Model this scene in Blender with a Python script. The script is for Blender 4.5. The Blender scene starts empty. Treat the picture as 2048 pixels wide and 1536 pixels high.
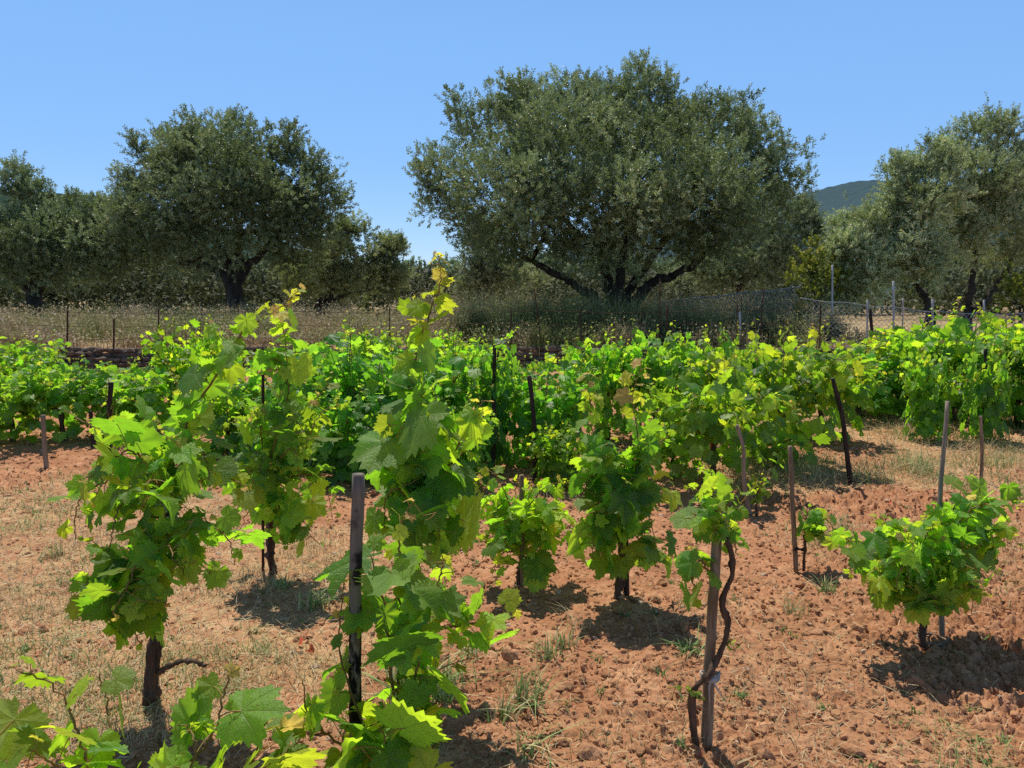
import bpy, math
import numpy as np
from math import sin, cos, pi, radians
from mathutils import Vector

rng = np.random.default_rng(7)
scene = bpy.context.scene
COL = scene.collection

# ------------------------------------------------------------------ camera
F_PX, CX, CY, HOR, CAMH = 1541.0, 1024.0, 768.0, 590.0, 1.55
PITCH = math.atan((CY - HOR) / F_PX)
cam_d = bpy.data.cameras.new("camera")
cam = bpy.data.objects.new("camera", cam_d)
COL.objects.link(cam)
cam.location = (0, 0, CAMH)
cam.rotation_euler = (pi / 2 - PITCH, 0, 0)
cam_d.sensor_width = 36.0
cam_d.lens = 36.0 * F_PX / 2048.0
cam_d.clip_start = 0.05
cam_d.clip_end = 6000
scene.camera = cam


def ray(px, py):
    u = (px - CX) / F_PX
    v = (CY - py) / F_PX
    return np.array([u, cos(PITCH) + v * sin(PITCH), -sin(PITCH) + v * cos(PITCH)])


def at(px, py, Y):
    d = ray(px, py)
    return np.array([0, 0, CAMH]) + d * (Y / d[1])


WALL_Y, STEP = 16.0, 0.45


def smooth(e0, e1, x):
    t = np.clip((x - e0) / (e1 - e0), 0, 1)
    return t * t * (3 - 2 * t)


def gz(x, y):
    """height of the ground (without clods)"""
    x = np.asarray(x, float); y = np.asarray(y, float)
    z = 0.018 * np.sin(x * 1.3 + 0.6 * y) + 0.015 * np.sin(y * 2.1 - 0.7 * x + 1.0) + 0.012 * np.sin(x * 3.1 + 2.0 + y)
    z = z + STEP * smooth(WALL_Y, WALL_Y + 0.25, y + 0.12 * np.sin(x * .5))
    return z


def ground(px, py):
    d = ray(px, py)
    z = 0.0
    for _ in range(6):
        t = (z - CAMH) / d[2]
        x, y = d[0] * t, d[1] * t
        z = float(gz(x, y))
    return np.array([x, y, z])


# ------------------------------------------------------------------ noise
def _hash(ix, iy, s):
    h = (ix.astype(np.int64) * 374761393 + iy.astype(np.int64) * 668265263 + s * 1442695041) & 0xffffffff
    h = ((h ^ (h >> 13)) * 1274126177) & 0xffffffff
    h = (h ^ (h >> 16)) & 0xffffffff
    return h / 4294967295.0


def vnoise(x, y, s=0):
    ix = np.floor(x); iy = np.floor(y)
    fx = x - ix; fy = y - iy
    fx = fx * fx * (3 - 2 * fx); fy = fy * fy * (3 - 2 * fy)
    a = _hash(ix, iy, s); b = _hash(ix + 1, iy, s); c = _hash(ix, iy + 1, s); d = _hash(ix + 1, iy + 1, s)
    return (a * (1 - fx) + b * fx) * (1 - fy) + (c * (1 - fx) + d * fx) * fy


def fbm(x, y, s=0, o=4):
    r = 0; a = 0.5
    for i in range(o):
        r = r + a * vnoise(x * 2 ** i, y * 2 ** i, s + i * 17)
        a *= 0.5
    return r


def clod_layer(x, y, size, s):
    u = x / size; v = y / size
    ix = np.floor(u); iy = np.floor(v)
    best = np.zeros_like(u)
    for dx in (-1, 0, 1):
        for dy in (-1, 0, 1):
            jx = ix + dx; jy = iy + dy
            cx = jx + _hash(jx, jy, s); cy = jy + _hash(jx, jy, s + 1)
            r = 0.30 + 0.42 * _hash(jx, jy, s + 2) ** 1.5
            ax = 0.7 + 0.6 * _hash(jx, jy, s + 3)
            d2 = ((u - cx) * ax) ** 2 + ((v - cy) / ax) ** 2
            best = np.maximum(best, np.sqrt(np.clip(r * r - d2, 0, None)))
    return best * size


# ------------------------------------------------------------------ mesh building
def mesh_from(name, V, faces, mats, fmat=None, attrs=None, smooth_sh=True, parent=None):
    """faces: list of (m,k) int arrays; fmat: matching list of material index (int or array)"""
    me = bpy.data.meshes.new(name)
    V = np.asarray(V, np.float32)
    me.vertices.add(len(V))
    me.vertices.foreach_set("co", V.ravel())
    loops = np.concatenate([np.asarray(f, np.int32).ravel() for f in faces if len(f)])
    sizes = np.concatenate([np.full(len(f), f.shape[1], np.int32) for f in faces if len(f)])
    starts = np.concatenate([[0], np.cumsum(sizes)[:-1]]).astype(np.int32)
    me.loops.add(len(loops))
    me.loops.foreach_set("vertex_index", loops)
    me.polygons.add(len(sizes))
    me.polygons.foreach_set("loop_start", starts)
    me.polygons.foreach_set("loop_total", sizes)
    if fmat is not None:
        mi = np.concatenate([np.full(len(f), m, np.int32) if np.isscalar(m) else np.asarray(m, np.int32) for f, m in zip(faces, fmat) if len(f)])
        me.polygons.foreach_set("material_index", mi)
    me.polygons.foreach_set("use_smooth", np.full(len(sizes), smooth_sh))
    for m in mats:
        me.materials.append(m)
    if attrs:
        for k, a in attrs.items():
            a = np.asarray(a, np.float32)
            if a.ndim == 1:
                at_ = me.attributes.new(k, 'FLOAT', 'POINT'); at_.data.foreach_set("value", a)
            else:
                at_ = me.attributes.new(k, 'FLOAT_VECTOR', 'POINT'); at_.data.foreach_set("vector", a.ravel())
    me.update(calc_edges=True)
    ob = bpy.data.objects.new(name, me)
    COL.objects.link(ob)
    if parent is not None:
        ob.parent = parent
    return ob


class Bag:
    """collects vertices and faces of one mesh"""
    def __init__(s):
        s.V = []; s.F = {}; s.n = 0; s.A = []

    def add(s, V, F, mat=0, a=(0, 0, 0, 0)):
        V = np.asarray(V, float)
        for f in (F if isinstance(F, list) else [F]):
            f = np.asarray(f)
            s.F.setdefault((f.shape[1], mat), []).append(f + s.n)
        s.V.append(V); s.n += len(V)
        a = np.asarray(a, float)
        if a.ndim == 1:
            a = np.tile(a, (len(V), 1))
        s.A.append(a)

    def build(s, name, mats, parent=None, smooth_sh=True, origin=None):
        V = np.concatenate(s.V)
        if origin is not None:
            V = V - np.asarray(origin)
        A = np.concatenate(s.A)
        ks = sorted(s.F)
        faces = [np.concatenate(s.F[k]) for k in ks]
        return mesh_from(name, V, faces, mats, [k[1] for k in ks], {"leaf_pos": A[:, :3], "leaf_age": A[:, 3]}, smooth_sh, parent)


def spline(P, n):
    P = np.asarray(P, float)
    if len(P) == 2:
        t = np.linspace(0, 1, n)[:, None]
        return P[0] * (1 - t) + P[1] * t
    Q = np.vstack([2 * P[0] - P[1], P, 2 * P[-1] - P[-2]])
    ts = np.linspace(0, len(P) - 1 - 1e-6, n)
    i = ts.astype(int); f = (ts - i)[:, None]
    a, b, c, d = Q[i], Q[i + 1], Q[i + 2], Q[i + 3]
    return 0.5 * ((2 * b) + (-a + c) * f + (2 * a - 5 * b + 4 * c - d) * f ** 2 + (-a + 3 * b - 3 * c + d) * f ** 3)


def tube(P, R, k=6, rough=0.0, seed=0, cap=True, ridges=0):
    P = np.asarray(P, float); n = len(P)
    R = np.asarray(R, float) if np.ndim(R) else np.full(n, float(R))
    T = np.gradient(P, axis=0)
    T /= np.linalg.norm(T, axis=1)[:, None] + 1e-9
    ref = np.array([0.31, 0.95, 0.1]) if abs(T[0][2]) > 0.5 else np.array([0, 0, 1.0])
    A = np.cross(T, ref); A /= np.linalg.norm(A, axis=1)[:, None] + 1e-9
    B = np.cross(T, A)
    th = np.linspace(0, 2 * pi, k, endpoint=False)
    rr = R[:, None] * np.ones((1, k))
    if rough:
        r2 = np.random.default_rng(seed)
        nz = r2.normal(0, 1, (n, k))
        nz = (nz + np.roll(nz, 1, 0) + np.roll(nz, -1, 0)) / 2
        rr = rr * (1 + rough * nz)
        if ridges:
            ph = np.cumsum(r2.normal(0, .15, n))[:, None]
            rr = rr * (1 + 0.13 * np.sin(ridges * th[None] + ph))
    V = P[:, None] + rr[..., None] * (np.cos(th)[None, :, None] * A[:, None] + np.sin(th)[None, :, None] * B[:, None])
    V = V.reshape(-1, 3)
    i = np.arange(n - 1)[:, None] * k; j = np.arange(k)[None]; j2 = (j + 1) % k
    F = np.stack([i + j, i + j2, i + k + j2, i + k + j], -1).reshape(-1, 4)
    if cap:
        V = np.vstack([V, P[0], P[-1]])
        a = n * k; jj = np.arange(k)
        F3 = np.vstack([np.stack([np.full(k, a), (jj + 1) % k, jj], -1), np.stack([np.full(k, a + 1), (n - 1) * k + jj, (n - 1) * k + (jj + 1) % k], -1)])
        return V, [F, F3]
    return V, [F]


def norm(v):
    return v / (np.linalg.norm(v, axis=-1, keepdims=True) + 1e-9)


def set_props(o, label=None, cat=None, group=None, kind=None):
    if label: o["label"] = label
    if cat: o["category"] = cat
    if group: o["group"] = group
    if kind: o["kind"] = kind
    return o


def empty(name, loc, label, cat, group=None):
    o = bpy.data.objects.new(name, None)
    o.location = tuple(float(c) for c in loc)
    o.empty_display_size = 0.1
    COL.objects.link(o)
    return set_props(o, label, cat, group)


def copy_tree(o, loc, rz, sc=(1, 1, 1), label=None, group=None, color=None):
    r = o.copy(); COL.objects.link(r)
    r.location = tuple(float(c) for c in loc); r.rotation_euler = (0, 0, rz); r.scale = sc
    if label: r["label"] = label
    if group: r["group"] = group
    for ch in list(o.children):
        c = ch.copy(); COL.objects.link(c); c.parent = r
        if color is not None: c.color = color
    return r


# ------------------------------------------------------------------ materials
class NT:
    def __init__(s, name):
        s.m = bpy.data.materials.new(name); s.m.use_nodes = True
        s.t = s.m.node_tree; s.t.nodes.clear()
        s.out = s.t.nodes.new("ShaderNodeOutputMaterial")

    def node(s, ty, **kw):
        n = s.t.nodes.new(ty)
        for k, v in kw.items():
            setattr(n, k, v)
        return n

    def link(s, a, b): s.t.links.new(a, b)

    def val(s, sock, v):
        if hasattr(v, "links") or isinstance(v, bpy.types.NodeSocket): s.link(v, sock)
        else: sock.default_value = v

    def math(s, op, a, b=0.0, c=None, clamp=False):
        n = s.node("ShaderNodeMath", operation=op, use_clamp=clamp)
        s.val(n.inputs[0], a); s.val(n.inputs[1], b)
        if c is not None: s.val(n.inputs[2], c)
        return n.outputs[0]

    def mix(s, f, a, b, mode='MIX'):
        n = s.node("ShaderNodeMix", data_type='RGBA', blend_type=mode)
        s.val(n.inputs[0], f)
        s.val(n.inputs[6], a if not isinstance(a, tuple) else (*a, 1)); s.val(n.inputs[7], b if not isinstance(b, tuple) else (*b, 1))
        return n.outputs[2]

    def noise(s, scale, detail=4, rough=0.6, vec=None, dist=0):
        n = s.node("ShaderNodeTexNoise")
        n.inputs["Scale"].default_value = scale; n.inputs["Detail"].default_value = detail
        n.inputs["Roughness"].default_value = rough; n.inputs["Distortion"].default_value = dist
        if vec is not None: s.link(vec, n.inputs["Vector"])
        return n.outputs["Fac"]

    def ramp(s, f, stops):
        n = s.node("ShaderNodeValToRGB"); s.link(f, n.inputs[0])
        e = n.color_ramp.elements
        while len(e) < len(stops): e.new(0.5)
        for el, (p, c) in zip(e, stops):
            el.position = p; el.color = (*c, 1)
        return n.outputs[0]

    def coord(s, w="Object"):
        return s.node("ShaderNodeTexCoord").outputs[w]

    def world_pos(s):
        return s.node("ShaderNodeNewGeometry").outputs["Position"]

    def mapping(s, vec, sc):
        n = s.node("ShaderNodeMapping"); s.link(vec, n.inputs[0]); n.inputs["Scale"].default_value = sc
        return n.outputs[0]

    def bump(s, h, strength, dist=0.01):
        n = s.node("ShaderNodeBump"); s.link(h, n.inputs["Height"])
        n.inputs["Strength"].default_value = strength; n.inputs["Distance"].default_value = dist
        return n.outputs[0]

    def bsdf(s, col, rough=0.7, spec=0.3, nrm=None):
        b = s.node("ShaderNodeBsdfPrincipled")
        s.val(b.inputs["Base Color"], col if not isinstance(col, tuple) else (*col, 1))
        s.val(b.inputs["Roughness"], rough); b.inputs["Specular IOR Level"].default_value = spec
        if nrm is not None: s.link(nrm, b.inputs["Normal"])
        return b.outputs[0]

    def done(s, sh):
        s.link(sh, s.out.inputs[0]); return s.m


def vine_leaf_mat(name, near):
    t = NT(name)
    a = t.node("ShaderNodeAttribute", attribute_name="leaf_pos")
    sep = t.node("ShaderNodeSeparateXYZ"); t.link(a.outputs["Vector"], sep.inputs[0])
    x, y, rnd = sep.outputs
    age = t.node("ShaderNodeAttribute", attribute_name="leaf_age").outputs["Fac"]
    info = t.node("ShaderNodeObjectInfo")
    base = t.ramp(age, [(0.0, (0.054, 0.152, 0.024)), (0.3, (0.13, 0.29, 0.026)), (0.8, (0.30, 0.42, 0.03)), (0.93, (0.48, 0.44, 0.06)), (1.0, (0.55, 0.38, 0.12))])
    trans = t.ramp(age, [(0.0, (0.35, 0.75, 0.025)), (0.3, (0.62, 0.93, 0.03)), (0.8, (0.90, 0.95, 0.04)), (0.93, (0.95, 0.82, 0.08)), (1.0, (0.92, 0.62, 0.16))])
    v = t.math('MULTIPLY_ADD', rnd, 0.7, 0.65)
    pos = t.world_pos()
    nz = t.noise(30 if near else 12, 3, 0.6, pos)
    v = t.math('MULTIPLY', v, t.math('MULTIPLY_ADD', nz, 0.7, 0.65))
    cv = t.node("ShaderNodeCombineXYZ")
    for i in range(3): t.link(v, cv.inputs[i])
    base = t.mix(1.0, base, cv.outputs[0], 'MULTIPLY')
    base = t.mix(1.0, base, info.outputs["Color"], 'MULTIPLY')
    trans = t.mix(1.0, trans, cv.outputs[0], 'MULTIPLY')
    trans = t.mix(1.0, trans, info.outputs["Color"], 'MULTIPLY')
    nrm = None
    rough = 0.48
    spot = t.math('MULTIPLY', t.math('MULTIPLY', t.math('SUBTRACT', t.noise(75, 3, .6, pos), .64), 14.0, clamp=True), t.math('GREATER_THAN', rnd, .55))
    base = t.mix(t.math('MULTIPLY', spot, .7), base, (.22, .13, .04)); trans = t.mix(t.math('MULTIPLY', spot, .7), trans, (.25, .13, .02))
    dust = t.math('MULTIPLY', t.math('MULTIPLY', t.noise(9, 3, .6, pos), t.math('GREATER_THAN', t.math('FRACT', t.math('MULTIPLY', rnd, 7.3)), .5)), .32)
    base = t.mix(dust, base, (.20, .25, .15))
    if near:
        ax = t.math('ABSOLUTE', x)
        res = None; sec = None; best = None
        for ang in (0.0, 50.0, 104.0):
            s_, c_ = sin(radians(ang)), cos(radians(ang))
            along = t.math('ADD', t.math('MULTIPLY', ax, s_), t.math('MULTIPLY', y, c_))
            perp = t.math('ABSOLUTE', t.math('SUBTRACT', t.math('MULTIPLY', ax, c_), t.math('MULTIPLY', y, s_)))
            w = t.math('MULTIPLY_ADD', along, -0.014, 0.024)
            m = t.math('SUBTRACT', 1.0, t.math('DIVIDE', perp, w), clamp=True)
            m = t.math('MULTIPLY', m, t.math('GREATER_THAN', along, 0.0))
            res = m if res is None else t.math('MAXIMUM', res, m)
            fr = t.math('FRACT', t.math('MULTIPLY', t.math('SUBTRACT', along, t.math('MULTIPLY', perp, 0.75)), 6.0))
            l = t.math('SUBTRACT', 1.0, t.math('MULTIPLY', t.math('ABSOLUTE', t.math('SUBTRACT', fr, 0.5)), 9.0), clamp=True)
            pen = t.math('ADD', perp, t.math('MULTIPLY', t.math('LESS_THAN', along, 0.0), 5.0))
            if best is None:
                best, sec = pen, l
            else:
                k = t.math('LESS_THAN', pen, best)
                sec = t.math('ADD', t.math('MULTIPLY', k, l), t.math('MULTIPLY', t.math('SUBTRACT', 1.0, k), sec))
                best = t.math('MINIMUM', best, pen)
        vein = t.math('MAXIMUM', res, t.math('MULTIPLY', sec, 0.45))
        base = t.mix(t.math('MULTIPLY', vein, 0.65), base, (0.30, 0.38, 0.10))
        trans = t.mix(t.math('MULTIPLY', vein, 0.5), trans, (0.22, 0.30, 0.03))
        h = t.math('ADD', t.math('MULTIPLY', vein, -0.6), t.noise(160, 2, 0.6, pos))
        nrm = t.bump(h, 0.55, 0.005)
    # paler underside
    back = t.node("ShaderNodeNewGeometry").outputs["Backfacing"]
    under = t.mix(0.35, base, (0.22, 0.32, 0.12))
    base2 = t.mix(back, base, under)
    b = t.bsdf(base2, t.math('MULTIPLY_ADD', back, 0.3, rough), 0.38, nrm)
    tr = t.node("ShaderNodeBsdfTranslucent"); t.link(trans, tr.inputs[0])
    ms = t.node("ShaderNodeMixShader"); ms.inputs[0].default_value = 0.54
    t.link(b, ms.inputs[1]); t.link(tr.outputs[0], ms.inputs[2])
    return t.done(ms.outputs[0])


def simple_mat(name, c1, c2, scale, rough=0.8, bump=0.3, bscale=None, stretch=(1, 1, 1), spec=0.2, bdist=0.01, coord="Object"):
    t = NT(name)
    co = t.mapping(t.coord(coord), stretch)
    f = t.noise(scale, 5, 0.65, co)
    f2 = t.math('MULTIPLY_ADD', t.math('SUBTRACT', f, 0.5), 2.2, 0.5, clamp=True)
    c = t.mix(f2, c1, c2)
    h = t.noise(bscale or scale * 2, 5, 0.7, co)
    return t.done(t.bsdf(c, rough, spec, t.bump(h, bump, bdist)))


def charred_mat():
    t = NT("charred_stake_wood")
    co = t.coord("Object")
    z = t.node("ShaderNodeSeparateXYZ"); t.link(co, z.inputs[0])
    st = t.mapping(co, (1, 1, .12))
    g = t.mix(t.noise(60, 5, .7, st), (.06, .05, .04), (.28, .24, .19))
    tan = t.mix(t.noise(30, 4, .7, st), (.20, .13, .08), (.45, .34, .22))
    pk = t.noise(14, 5, .65, t.mapping(co, (1, 1, .35)), 1.5)
    low = t.math('SUBTRACT', 1.0, t.math('MULTIPLY', t.math('SUBTRACT', z.outputs[2], .62), 6.0), clamp=True)
    c = t.mix(low, g, tan)
    char = t.math('MULTIPLY', t.math('SUBTRACT', t.math('ADD', pk, t.math('MULTIPLY', t.math('SUBTRACT', .82, z.outputs[2]), .5)), .52), 14.0, clamp=True)
    c = t.mix(char, c, (.012, .009, .008))
    ring = t.math('MULTIPLY', t.math('SUBTRACT', t.noise(9, 3, .5, co), .56), 16.0, clamp=True)
    c = t.mix(ring, c, (.02, .017, .015))
    return t.done(t.bsdf(c, .85, .2, t.bump(t.noise(70, 5, .75, st), .9, .004)))


def attr_mat(name, rough=0.7, trans=0.25, spec=0.25):
    """colour from the leaf_pos attribute (a colour), used for grasses"""
    t = NT(name)
    a = t.node("ShaderNodeAttribute", attribute_name="leaf_pos")
    b = t.bsdf(a.outputs["Color"], rough, spec)
    tr = t.node("ShaderNodeBsdfTranslucent"); t.link(a.outputs["Color"], tr.inputs[0])
    ms = t.node("ShaderNodeMixShader"); ms.inputs[0].default_value = trans
    t.link(b, ms.inputs[1]); t.link(tr.outputs[0], ms.inputs[2])
    return t.done(ms.outputs[0])


def olive_leaf_mat():
    t = NT("olive_leaf")
    a = t.node("ShaderNodeAttribute", attribute_name="leaf_pos")
    sep = t.node("ShaderNodeSeparateXYZ"); t.link(a.outputs["Vector"], sep.inputs[0])
    rnd = sep.outputs[2]
    info = t.node("ShaderNodeObjectInfo")
    top = t.ramp(rnd, [(0.0, (0.08, 0.115, 0.045)), (0.5, (0.17, 0.21, 0.095)), (0.93, (0.30, 0.33, 0.16)), (1.0, (0.42, 0.33, 0.15))])
    und = t.ramp(rnd, [(0.0, (0.22, 0.27, 0.18)), (1.0, (0.44, 0.48, 0.35))])
    back = t.node("ShaderNodeNewGeometry").outputs["Backfacing"]
    c = t.mix(back, top, und)
    c = t.mix(1.0, c, info.outputs["Color"], 'MULTIPLY')
    lv = t.node("ShaderNodeCombineXYZ")
    for k_ in range(3): t.link(sep.outputs[0], lv.inputs[k_])
    c = t.mix(1.0, c, lv.outputs[0], 'MULTIPLY')
    b = t.bsdf(c, t.math('MULTIPLY_ADD', back, 0.2, 0.45), 0.5)
    tr = t.node("ShaderNodeBsdfTranslucent"); t.link(t.mix(1.0, (0.34, 0.42, 0.12), info.outputs["Color"], 'MULTIPLY'), tr.inputs[0])
    ms = t.node("ShaderNodeMixShader"); ms.inputs[0].default_value = 0.25
    t.link(b, ms.inputs[1]); t.link(tr.outputs[0], ms.inputs[2])
    return t.done(ms.outputs[0])


def ground_mat():
    t = NT("red_soil")
    p = t.world_pos()
    big = t.noise(0.55, 4, 0.6, p)
    mid = t.noise(5, 6, 0.8, p)
    fine = t.noise(60, 4, 0.75, p)
    soil = t.ramp(mid, [(0.25, (0.22, 0.086, 0.042)), (0.5, (0.47, 0.215, 0.112)), (0.72, (0.74, 0.45, 0.27))])
    soil = t.mix(t.math('MULTIPLY', fine, 0.6), soil, t.ramp(fine, [(0.3, (0.20, 0.085, 0.04)), (0.7, (0.58, 0.31, 0.165))]))
    soil = t.mix(t.math('MULTIPLY', t.math('SUBTRACT', t.noise(1.3, 5, .7, p), .42), 3.0, clamp=True), soil, t.mix(1.0, soil, (.74, .70, .68), 'MULTIPLY'))
    dry = t.node("ShaderNodeAttribute", attribute_name="leaf_age").outputs["Fac"]
    straw = t.ramp(t.noise(25, 5, 0.8, p), [(0.3, (0.38, 0.22, 0.10)), (0.55, (0.56, 0.40, 0.20)), (0.8, (0.70, 0.58, 0.34))])
    f = t.math('MULTIPLY', dry, t.math('MULTIPLY_ADD', t.math('SUBTRACT', t.noise(9, 4, 0.75, p), 0.42), 5.0, 0.0, clamp=True), clamp=True)
    c = t.mix(t.math('MULTIPLY', f, 0.8), soil, straw)
    far = t.math('GREATER_THAN', t.node('ShaderNodeSeparateXYZ').outputs[1], 16.6)
    t.link(p, far.node.inputs[0].links[0].from_node.inputs[0])
    c = t.mix(t.math('MULTIPLY', far, 0.85), c, t.ramp(t.noise(1.6, 5, 0.7, p), [(0.3, (0.16, 0.13, 0.06)), (0.55, (0.40, 0.30, 0.17)), (0.75, (0.20, 0.20, 0.08))]))
    # pale grit
    vor = t.node("ShaderNodeTexVoronoi"); vor.inputs["Scale"].default_value = 45; t.link(p, vor.inputs["Vector"])
    grit = t.math('LESS_THAN', vor.outputs["Distance"], 0.13)
    c = t.mix(t.math('MULTIPLY', grit, 0.4), c, (0.55, 0.33, 0.2))
    h = t.math('ADD', t.math('MULTIPLY', fine, 0.6), t.noise(180, 3, 0.7, p))
    h = t.math('ADD', h, t.math('MULTIPLY', vor.outputs["Distance"], -0.5))
    return t.done(t.bsdf(c, 0.95, 0.1, t.bump(h, 0.7, 0.008)))


def hill_mat(name, near, haze_tint):
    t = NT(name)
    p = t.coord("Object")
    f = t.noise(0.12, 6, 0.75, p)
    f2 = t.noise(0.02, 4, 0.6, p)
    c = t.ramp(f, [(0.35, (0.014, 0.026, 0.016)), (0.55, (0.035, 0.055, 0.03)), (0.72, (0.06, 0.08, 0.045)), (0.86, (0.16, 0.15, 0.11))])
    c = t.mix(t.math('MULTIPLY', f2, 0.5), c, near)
    c = t.mix(0.5, c, haze_tint)  # aerial haze painted into the hill's base colour as a bluish tint
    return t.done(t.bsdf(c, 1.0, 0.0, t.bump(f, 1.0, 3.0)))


M = {}
M['vine_near'] = vine_leaf_mat("vine_leaf_veined", True)
M['vine_far'] = vine_leaf_mat("vine_leaf", False)
M['olive'] = olive_leaf_mat()
M['ground'] = ground_mat()
M['bark'] = simple_mat("vine_bark", (0.030, 0.020, 0.015), (0.19, 0.12, 0.08), 40, 0.9, 1.0, 80, (1, 1, 0.18))
M['cane'] = simple_mat("vine_cane", (0.16, 0.15, 0.035), (0.26, 0.10, 0.04), 25, 0.5, 0.1, 60)
M['petiole'] = simple_mat("leaf_stalk", (0.26, 0.26, 0.05), (0.34, 0.13, 0.05), 12, 0.5, 0.05, 60)
M['olive_bark'] = simple_mat("olive_bark", (0.018, 0.015, 0.012), (0.085, 0.072, 0.058), 5, 0.95, 1.0, 12, (1, 1, 0.35), bdist=0.05)
M['grey_wood'] = simple_mat("weathered_wood", (0.12, 0.092, 0.065), (0.36, 0.29, 0.21), 40, 0.85, 0.8, 90, (1, 1, 0.08), bdist=0.004)
M['brown_wood'] = simple_mat("brown_wood", (0.07, 0.045, 0.028), (0.40, 0.29, 0.19), 50, 0.85, 1.0, 110, (1, 1, 0.1), bdist=0.004)
M['charred'] = charred_mat()
M['dark_wood'] = simple_mat("dark_wood", (0.010, 0.008, 0.007), (0.07, 0.05, 0.04), 30, 0.9, 0.8, 80, (1, 1, 0.15), bdist=0.004)
M['rust'] = simple_mat("rusty_iron", (0.025, 0.012, 0.010), (0.10, 0.04, 0.025), 60, 0.8, 0.5, 200, bdist=0.002)
M['zinc'] = simple_mat("galvanized_steel", (0.28, 0.29, 0.31), (0.42, 0.43, 0.45), 15, 0.45, 0.1, 40, spec=0.5)
M['pale_cloth'] = simple_mat("pale_twine", (0.26, 0.25, 0.24), (0.50, 0.49, 0.47), 90, 0.8, 0.6, 200, bdist=0.002)
M['brown_cloth'] = simple_mat("brown_cloth", (0.16, 0.10, 0.07), (0.32, 0.22, 0.15), 60, 0.95, 0.7, 150, bdist=0.003)
M['black_twine'] = simple_mat("black_twine", (0.01, 0.01, 0.01), (0.04, 0.035, 0.03), 60, 0.8, 0.3)
M['stone'] = simple_mat("field_stone", (0.05, 0.038, 0.03), (0.22, 0.17, 0.13), 6, 0.95, 0.8, 18, bdist=0.02)
M['pebble'] = simple_mat("pale_pebble", (0.34, 0.22, 0.15), (0.62, 0.47, 0.34), 20, 0.9, 0.4, 60)
M['clod'] = simple_mat("soil_clod", (0.27, 0.115, 0.055), (0.62, 0.34, 0.185), 8, 0.97, 0.9, 60, spec=0.1, coord="Object")
M['grape'] = simple_mat("green_grape", (0.13, 0.22, 0.05), (0.20, 0.30, 0.08), 30, 0.4, 0.05, spec=0.5)
M['grass'] = attr_mat("grass_blade")
M['red_tag'] = simple_mat("red_leaf", (0.5, 0.07, 0.03), (0.65, 0.16, 0.06), 30, 0.6, 0.1)
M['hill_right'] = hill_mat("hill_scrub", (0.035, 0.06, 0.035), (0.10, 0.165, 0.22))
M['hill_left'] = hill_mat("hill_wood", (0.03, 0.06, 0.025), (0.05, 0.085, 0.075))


# ------------------------------------------------------------------ world and sun
SUN_EL, SUN_DIR = 64.0, np.array([-0.30, 0.95])          # horizontal direction towards the sun
SUN_DIR = SUN_DIR / np.linalg.norm(SUN_DIR)
w = bpy.data.worlds.new("World"); scene.world = w; w.use_nodes = True
nt = w.node_tree; nt.nodes.clear()
sky = nt.nodes.new("ShaderNodeTexSky"); sky.sky_type = 'NISHITA'; sky.sun_disc = False
sky.sun_elevation = radians(SUN_EL); sky.sun_rotation = math.atan2(SUN_DIR[0], SUN_DIR[1])
sky.altitude = 0; sky.air_density = 1.0; sky.dust_density = 0.0; sky.ozone_density = 3.0
bg = nt.nodes.new("ShaderNodeBackground"); bg.inputs[1].default_value = 0.132
wo = nt.nodes.new("ShaderNodeOutputWorld")
hs = nt.nodes.new('ShaderNodeMix'); hs.data_type = 'RGBA'; hs.inputs[7].default_value = (1.60, 3.75, 7.6, 1)
wt = nt.nodes.new('ShaderNodeTexCoord'); wz = nt.nodes.new('ShaderNodeSeparateXYZ'); wr = nt.nodes.new('ShaderNodeMapRange')
wr.inputs['From Min'].default_value = 0.30; wr.inputs['From Max'].default_value = 0.75; wr.inputs['To Min'].default_value = 0.66; wr.inputs['To Max'].default_value = 0.0
nt.links.new(wt.outputs['Generated'], wz.inputs[0]); nt.links.new(wz.outputs[2], wr.inputs[0])
wh = nt.nodes.new('ShaderNodeMapRange'); wh.inputs['From Min'].default_value = 0.0; wh.inputs['From Max'].default_value = 0.16; wh.inputs['To Min'].default_value = 0.72; wh.inputs['To Max'].default_value = 1.0
nt.links.new(wz.outputs[2], wh.inputs[0])
wq = nt.nodes.new('ShaderNodeMath'); wq.operation = 'MULTIPLY'; nt.links.new(wr.outputs[0], wq.inputs[0]); nt.links.new(wh.outputs[0], wq.inputs[1]); nt.links.new(wq.outputs[0], hs.inputs[0])
wd = nt.nodes.new('ShaderNodeMapRange'); wd.inputs['From Min'].default_value = 0.30; wd.inputs['From Max'].default_value = 0.8; wd.inputs['To Min'].default_value = 1.0; wd.inputs['To Max'].default_value = 0.5
nt.links.new(wz.outputs[2], wd.inputs[0])
wm = nt.nodes.new('ShaderNodeVectorMath'); wm.operation = 'SCALE'
nt.links.new(sky.outputs[0], wm.inputs[0]); nt.links.new(wd.outputs[0], wm.inputs['Scale']); nt.links.new(wm.outputs[0], hs.inputs[6]); nt.links.new(hs.outputs[2], bg.inputs[0]); nt.links.new(bg.outputs[0], wo.inputs[0])
sd = bpy.data.lights.new("sun", 'SUN'); sd.energy = 5.0; sd.angle = radians(0.5); sd.color = (1.0, 0.94, 0.82)
sun = bpy.data.objects.new("sun", sd); COL.objects.link(sun)
e = radians(SUN_EL)
sv = Vector((SUN_DIR[0] * cos(e), SUN_DIR[1] * cos(e), sin(e)))
sun.rotation_euler = sv.to_track_quat('Z', 'Y').to_euler(); sun.location = (0, 0, 30)


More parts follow.
